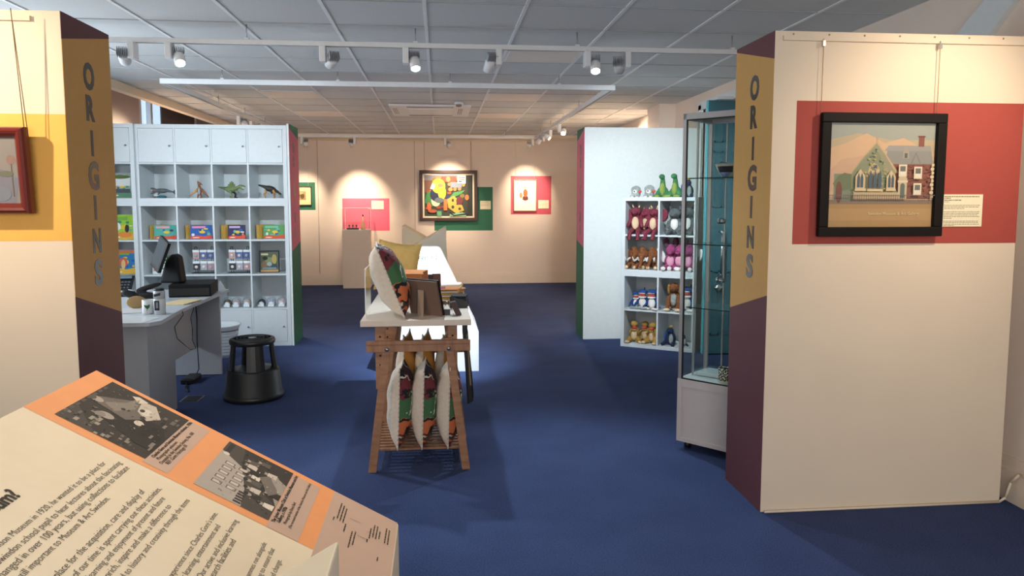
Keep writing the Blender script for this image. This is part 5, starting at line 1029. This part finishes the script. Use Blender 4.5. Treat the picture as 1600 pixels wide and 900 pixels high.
MB().box(.01, Wc-.01, .01, Dc-.01, .4305, .436, m_white).build('cabinet_floor', cab)
SHZ = (1.612, 1.228, .855); m_gs = glass('shelf_glass', (.86, .94, .93), .15); m_ge = mat('glass_edge', '#1c3c3c', .2)
for z in SHZ:
    s_ = MB().box(.03, Wc-.03, .03, Dc-.03, z, z+.005, m_gs).build('glass_shelf', cab); MB().box(.03, Wc-.03, .0285, .03, z-.0005, z+.0055, m_ge).build('shelf_edge', s_)
g = MB()
for z in (1.70, 1.36, 1.0): g.cyl((.10, Dc-.03, z), (.13, Dc-.05, z+.0), .014, m_metal, 12).cyl((.10, Dc-.03, z), (.085, Dc-.02, z), .02, m_metal, 12)
g.build('inner_spotlight', cab)
MB().box(.036, .046, .10, .11, .437, Hc-.04, m_steel).box(.12, .126, Dc-.03, Dc-.02, .437, Hc-.04, m_steel).build('shelf_rail', cab)
for x, y in ((.05, .05), (Wc-.05, .05), (.05, Dc-.05), (Wc-.05, Dc-.05)):
    c_ = MB().cyl((x-.012, y, .026), (x+.012, y, .026), .026, m_black, 16).build('castor', cab); MB().box(x-.017, x+.017, y-.012, y+.02, .03, .052, m_black).build('castor_fork', c_)
def cl(u, v, z): a = R(CR); return (1.409+u*math.cos(a)-v*math.sin(a), 4.202+u*math.sin(a)+v*math.cos(a), z)
t = thing('ceramic_bowl', 'flared grey bowl with dark square pattern on the top glass shelf', 'bowl', cl(.20, .20, SHZ[0]+.0055), CR)
MB().lathe([(.035, 0), (.045, .003), (.062, .03), (.085, .08), (.081, .082), (.058, .033), (.0, .012)], mat('glaze_grey', '#c4c1b8', .3), 28).build('bowl', t)
g = MB()
for a in range(-100, -20, 12):
    pass
g.lathe([(.0665, .03), (.080, .066)], mat('glaze_dark', '#26262c', .3), 28)
bpy.data.objects  # pattern band
bm_ = g.bm; [bm_.faces.remove(f) for f in list(bm_.faces) if len(f.verts) > 4 or f.calc_center_median().y > -.03 or abs(f.calc_center_median().x) > .042]
g.build('dark_pattern', t)
t = thing('small_bowl', 'tiny blue glazed dish in front of the flared bowl', 'dish', cl(.235, .07, SHZ[0]+.0055), CR); MB().lathe([(.014, 0), (.028, .02), (.030, .028), (.026, .028), (.0, .006)], mat('glaze_blue', '#7a90b4', .25), 20).build('dish', t)
t = thing('ceramic_plate', 'large white round plate on a stand, half hidden by the ochre panel', 'plate', cl(.37, .25, SHZ[0]+.0055), CR)
Mp = T(0, 0, .14) @ Euler((R(80), 0, R(0))).to_matrix().to_4x4(); MB().lathe([(0, 0), (.08, 0), (.135, .012), (.137, .015), (.08, .005), (0, .005)], mat('plate_white', '#dcdcd6', .3), 36, Mp).build('plate', t); MB().box(-.03, .03, -.03, .05, 0, .008, m_ac).box(-.03, -.025, -.03, .04, 0, .06, m_ac).box(.025, .03, -.03, .04, 0, .06, m_ac).build('plate_stand', t)
t = thing('jewellery_block', 'dark grey jewellery stand on the middle glass shelf', 'display stand', cl(.37, .12, SHZ[1]+.0055), CR); MB().prism([(-.10, 0, 0), (.10, 0, 0), (.10, 0, .075), (-.02, 0, .055), (-.02, 0, .03), (-.10, 0, .02)], (0, .08, 0), mat('slate', '#3f4146', .6)).build('block', t, .002)
t = thing('jewellery_block', 'dark grey jewellery stand on the lowest glass shelf', 'display stand', cl(.42, .12, SHZ[2]+.0055), CR); MB().box(-.05, .05, 0, .08, 0, .085, mat('slate', '#3f4146', .6)).build('block', t, .002); MB().box(-.03, .03, -.002, 0, .02, .06, m_white).build('tag', t)
t = thing('patterned_mug', 'white mug with bold black squiggle pattern on the cabinet floor', 'mug', cl(.27, .06, .437), CR)
m_sq = patches('squiggle', '#ddd5c0', [('e', '#1f1c1a', x, z, .010, .004, r_) for x, z, r_ in [(-.03+.012*i, .02+.017*j+.006*(i % 2), (60, -50, 20, 80)[(i*3+j) % 4]) for i in range(6) for j in range(5)]], .004, 'XZ', 60, .35)
MB().lathe([(.036, 0), (.038, .003), (.038, .088), (.035, .088), (.035, .01), (0, .01)], m_sq, 28).build('cup', t); MB().lathe([(.0345, .080), (.0, .080)], mat('mug_tan', '#cbb98a', .6), 24).build('contents', t); MB().tube([(.036, 0, .07), (.058, 0, .066), (.062, 0, .045), (.055, 0, .025), (.036, 0, .02)], .005, m_mug, 8).build('handle', t)
t = thing('greeting_card', 'pale upright card leaning beside the squiggle mug', 'card', cl(.40, .10, .437), CR, rot=(R(-8), 0, R(CR))); MB().box(-.06, .06, 0, .006, 0, .15, mat('card_cream', '#cfc7b4', .7)).build('card', t, .001); MB().box(.0, .05, -.001, 0, .09, .13, m_white).build('printed_box', t)
t = thing('wooden_block', 'small brown block in the corner of the cabinet floor', 'block', cl(.46, .06, .437), CR); MB().box(-.02, .02, 0, .03, 0, .05, mat('block_brown', '#8a6a4c', .7)).build('block', t, .002)
t = thing('leaflet_tray', 'clear low tray lying at the back of the cabinet floor', 'tray', cl(.13, .18, .437), CR); MB().box(-.08, .08, -.08, .10, 0, .03, m_ac).build('tray', t); MB().box(-.07, .09, -.07, .09, .003, .02, m_white).build('leaflets', t)
t = MB().ell((0, 0, .025), (.07, .05, .028), m_black).ell((.06, .02, .02), (.05, .03, .02), m_black).build('black_shoe_cover', None, 0, 2, .006); t.name = 'door_wedge'; t.location = (-1.98, 4.80, 0); tag(t, 'small black object on the carpet at the foot of the desk', 'door wedge')
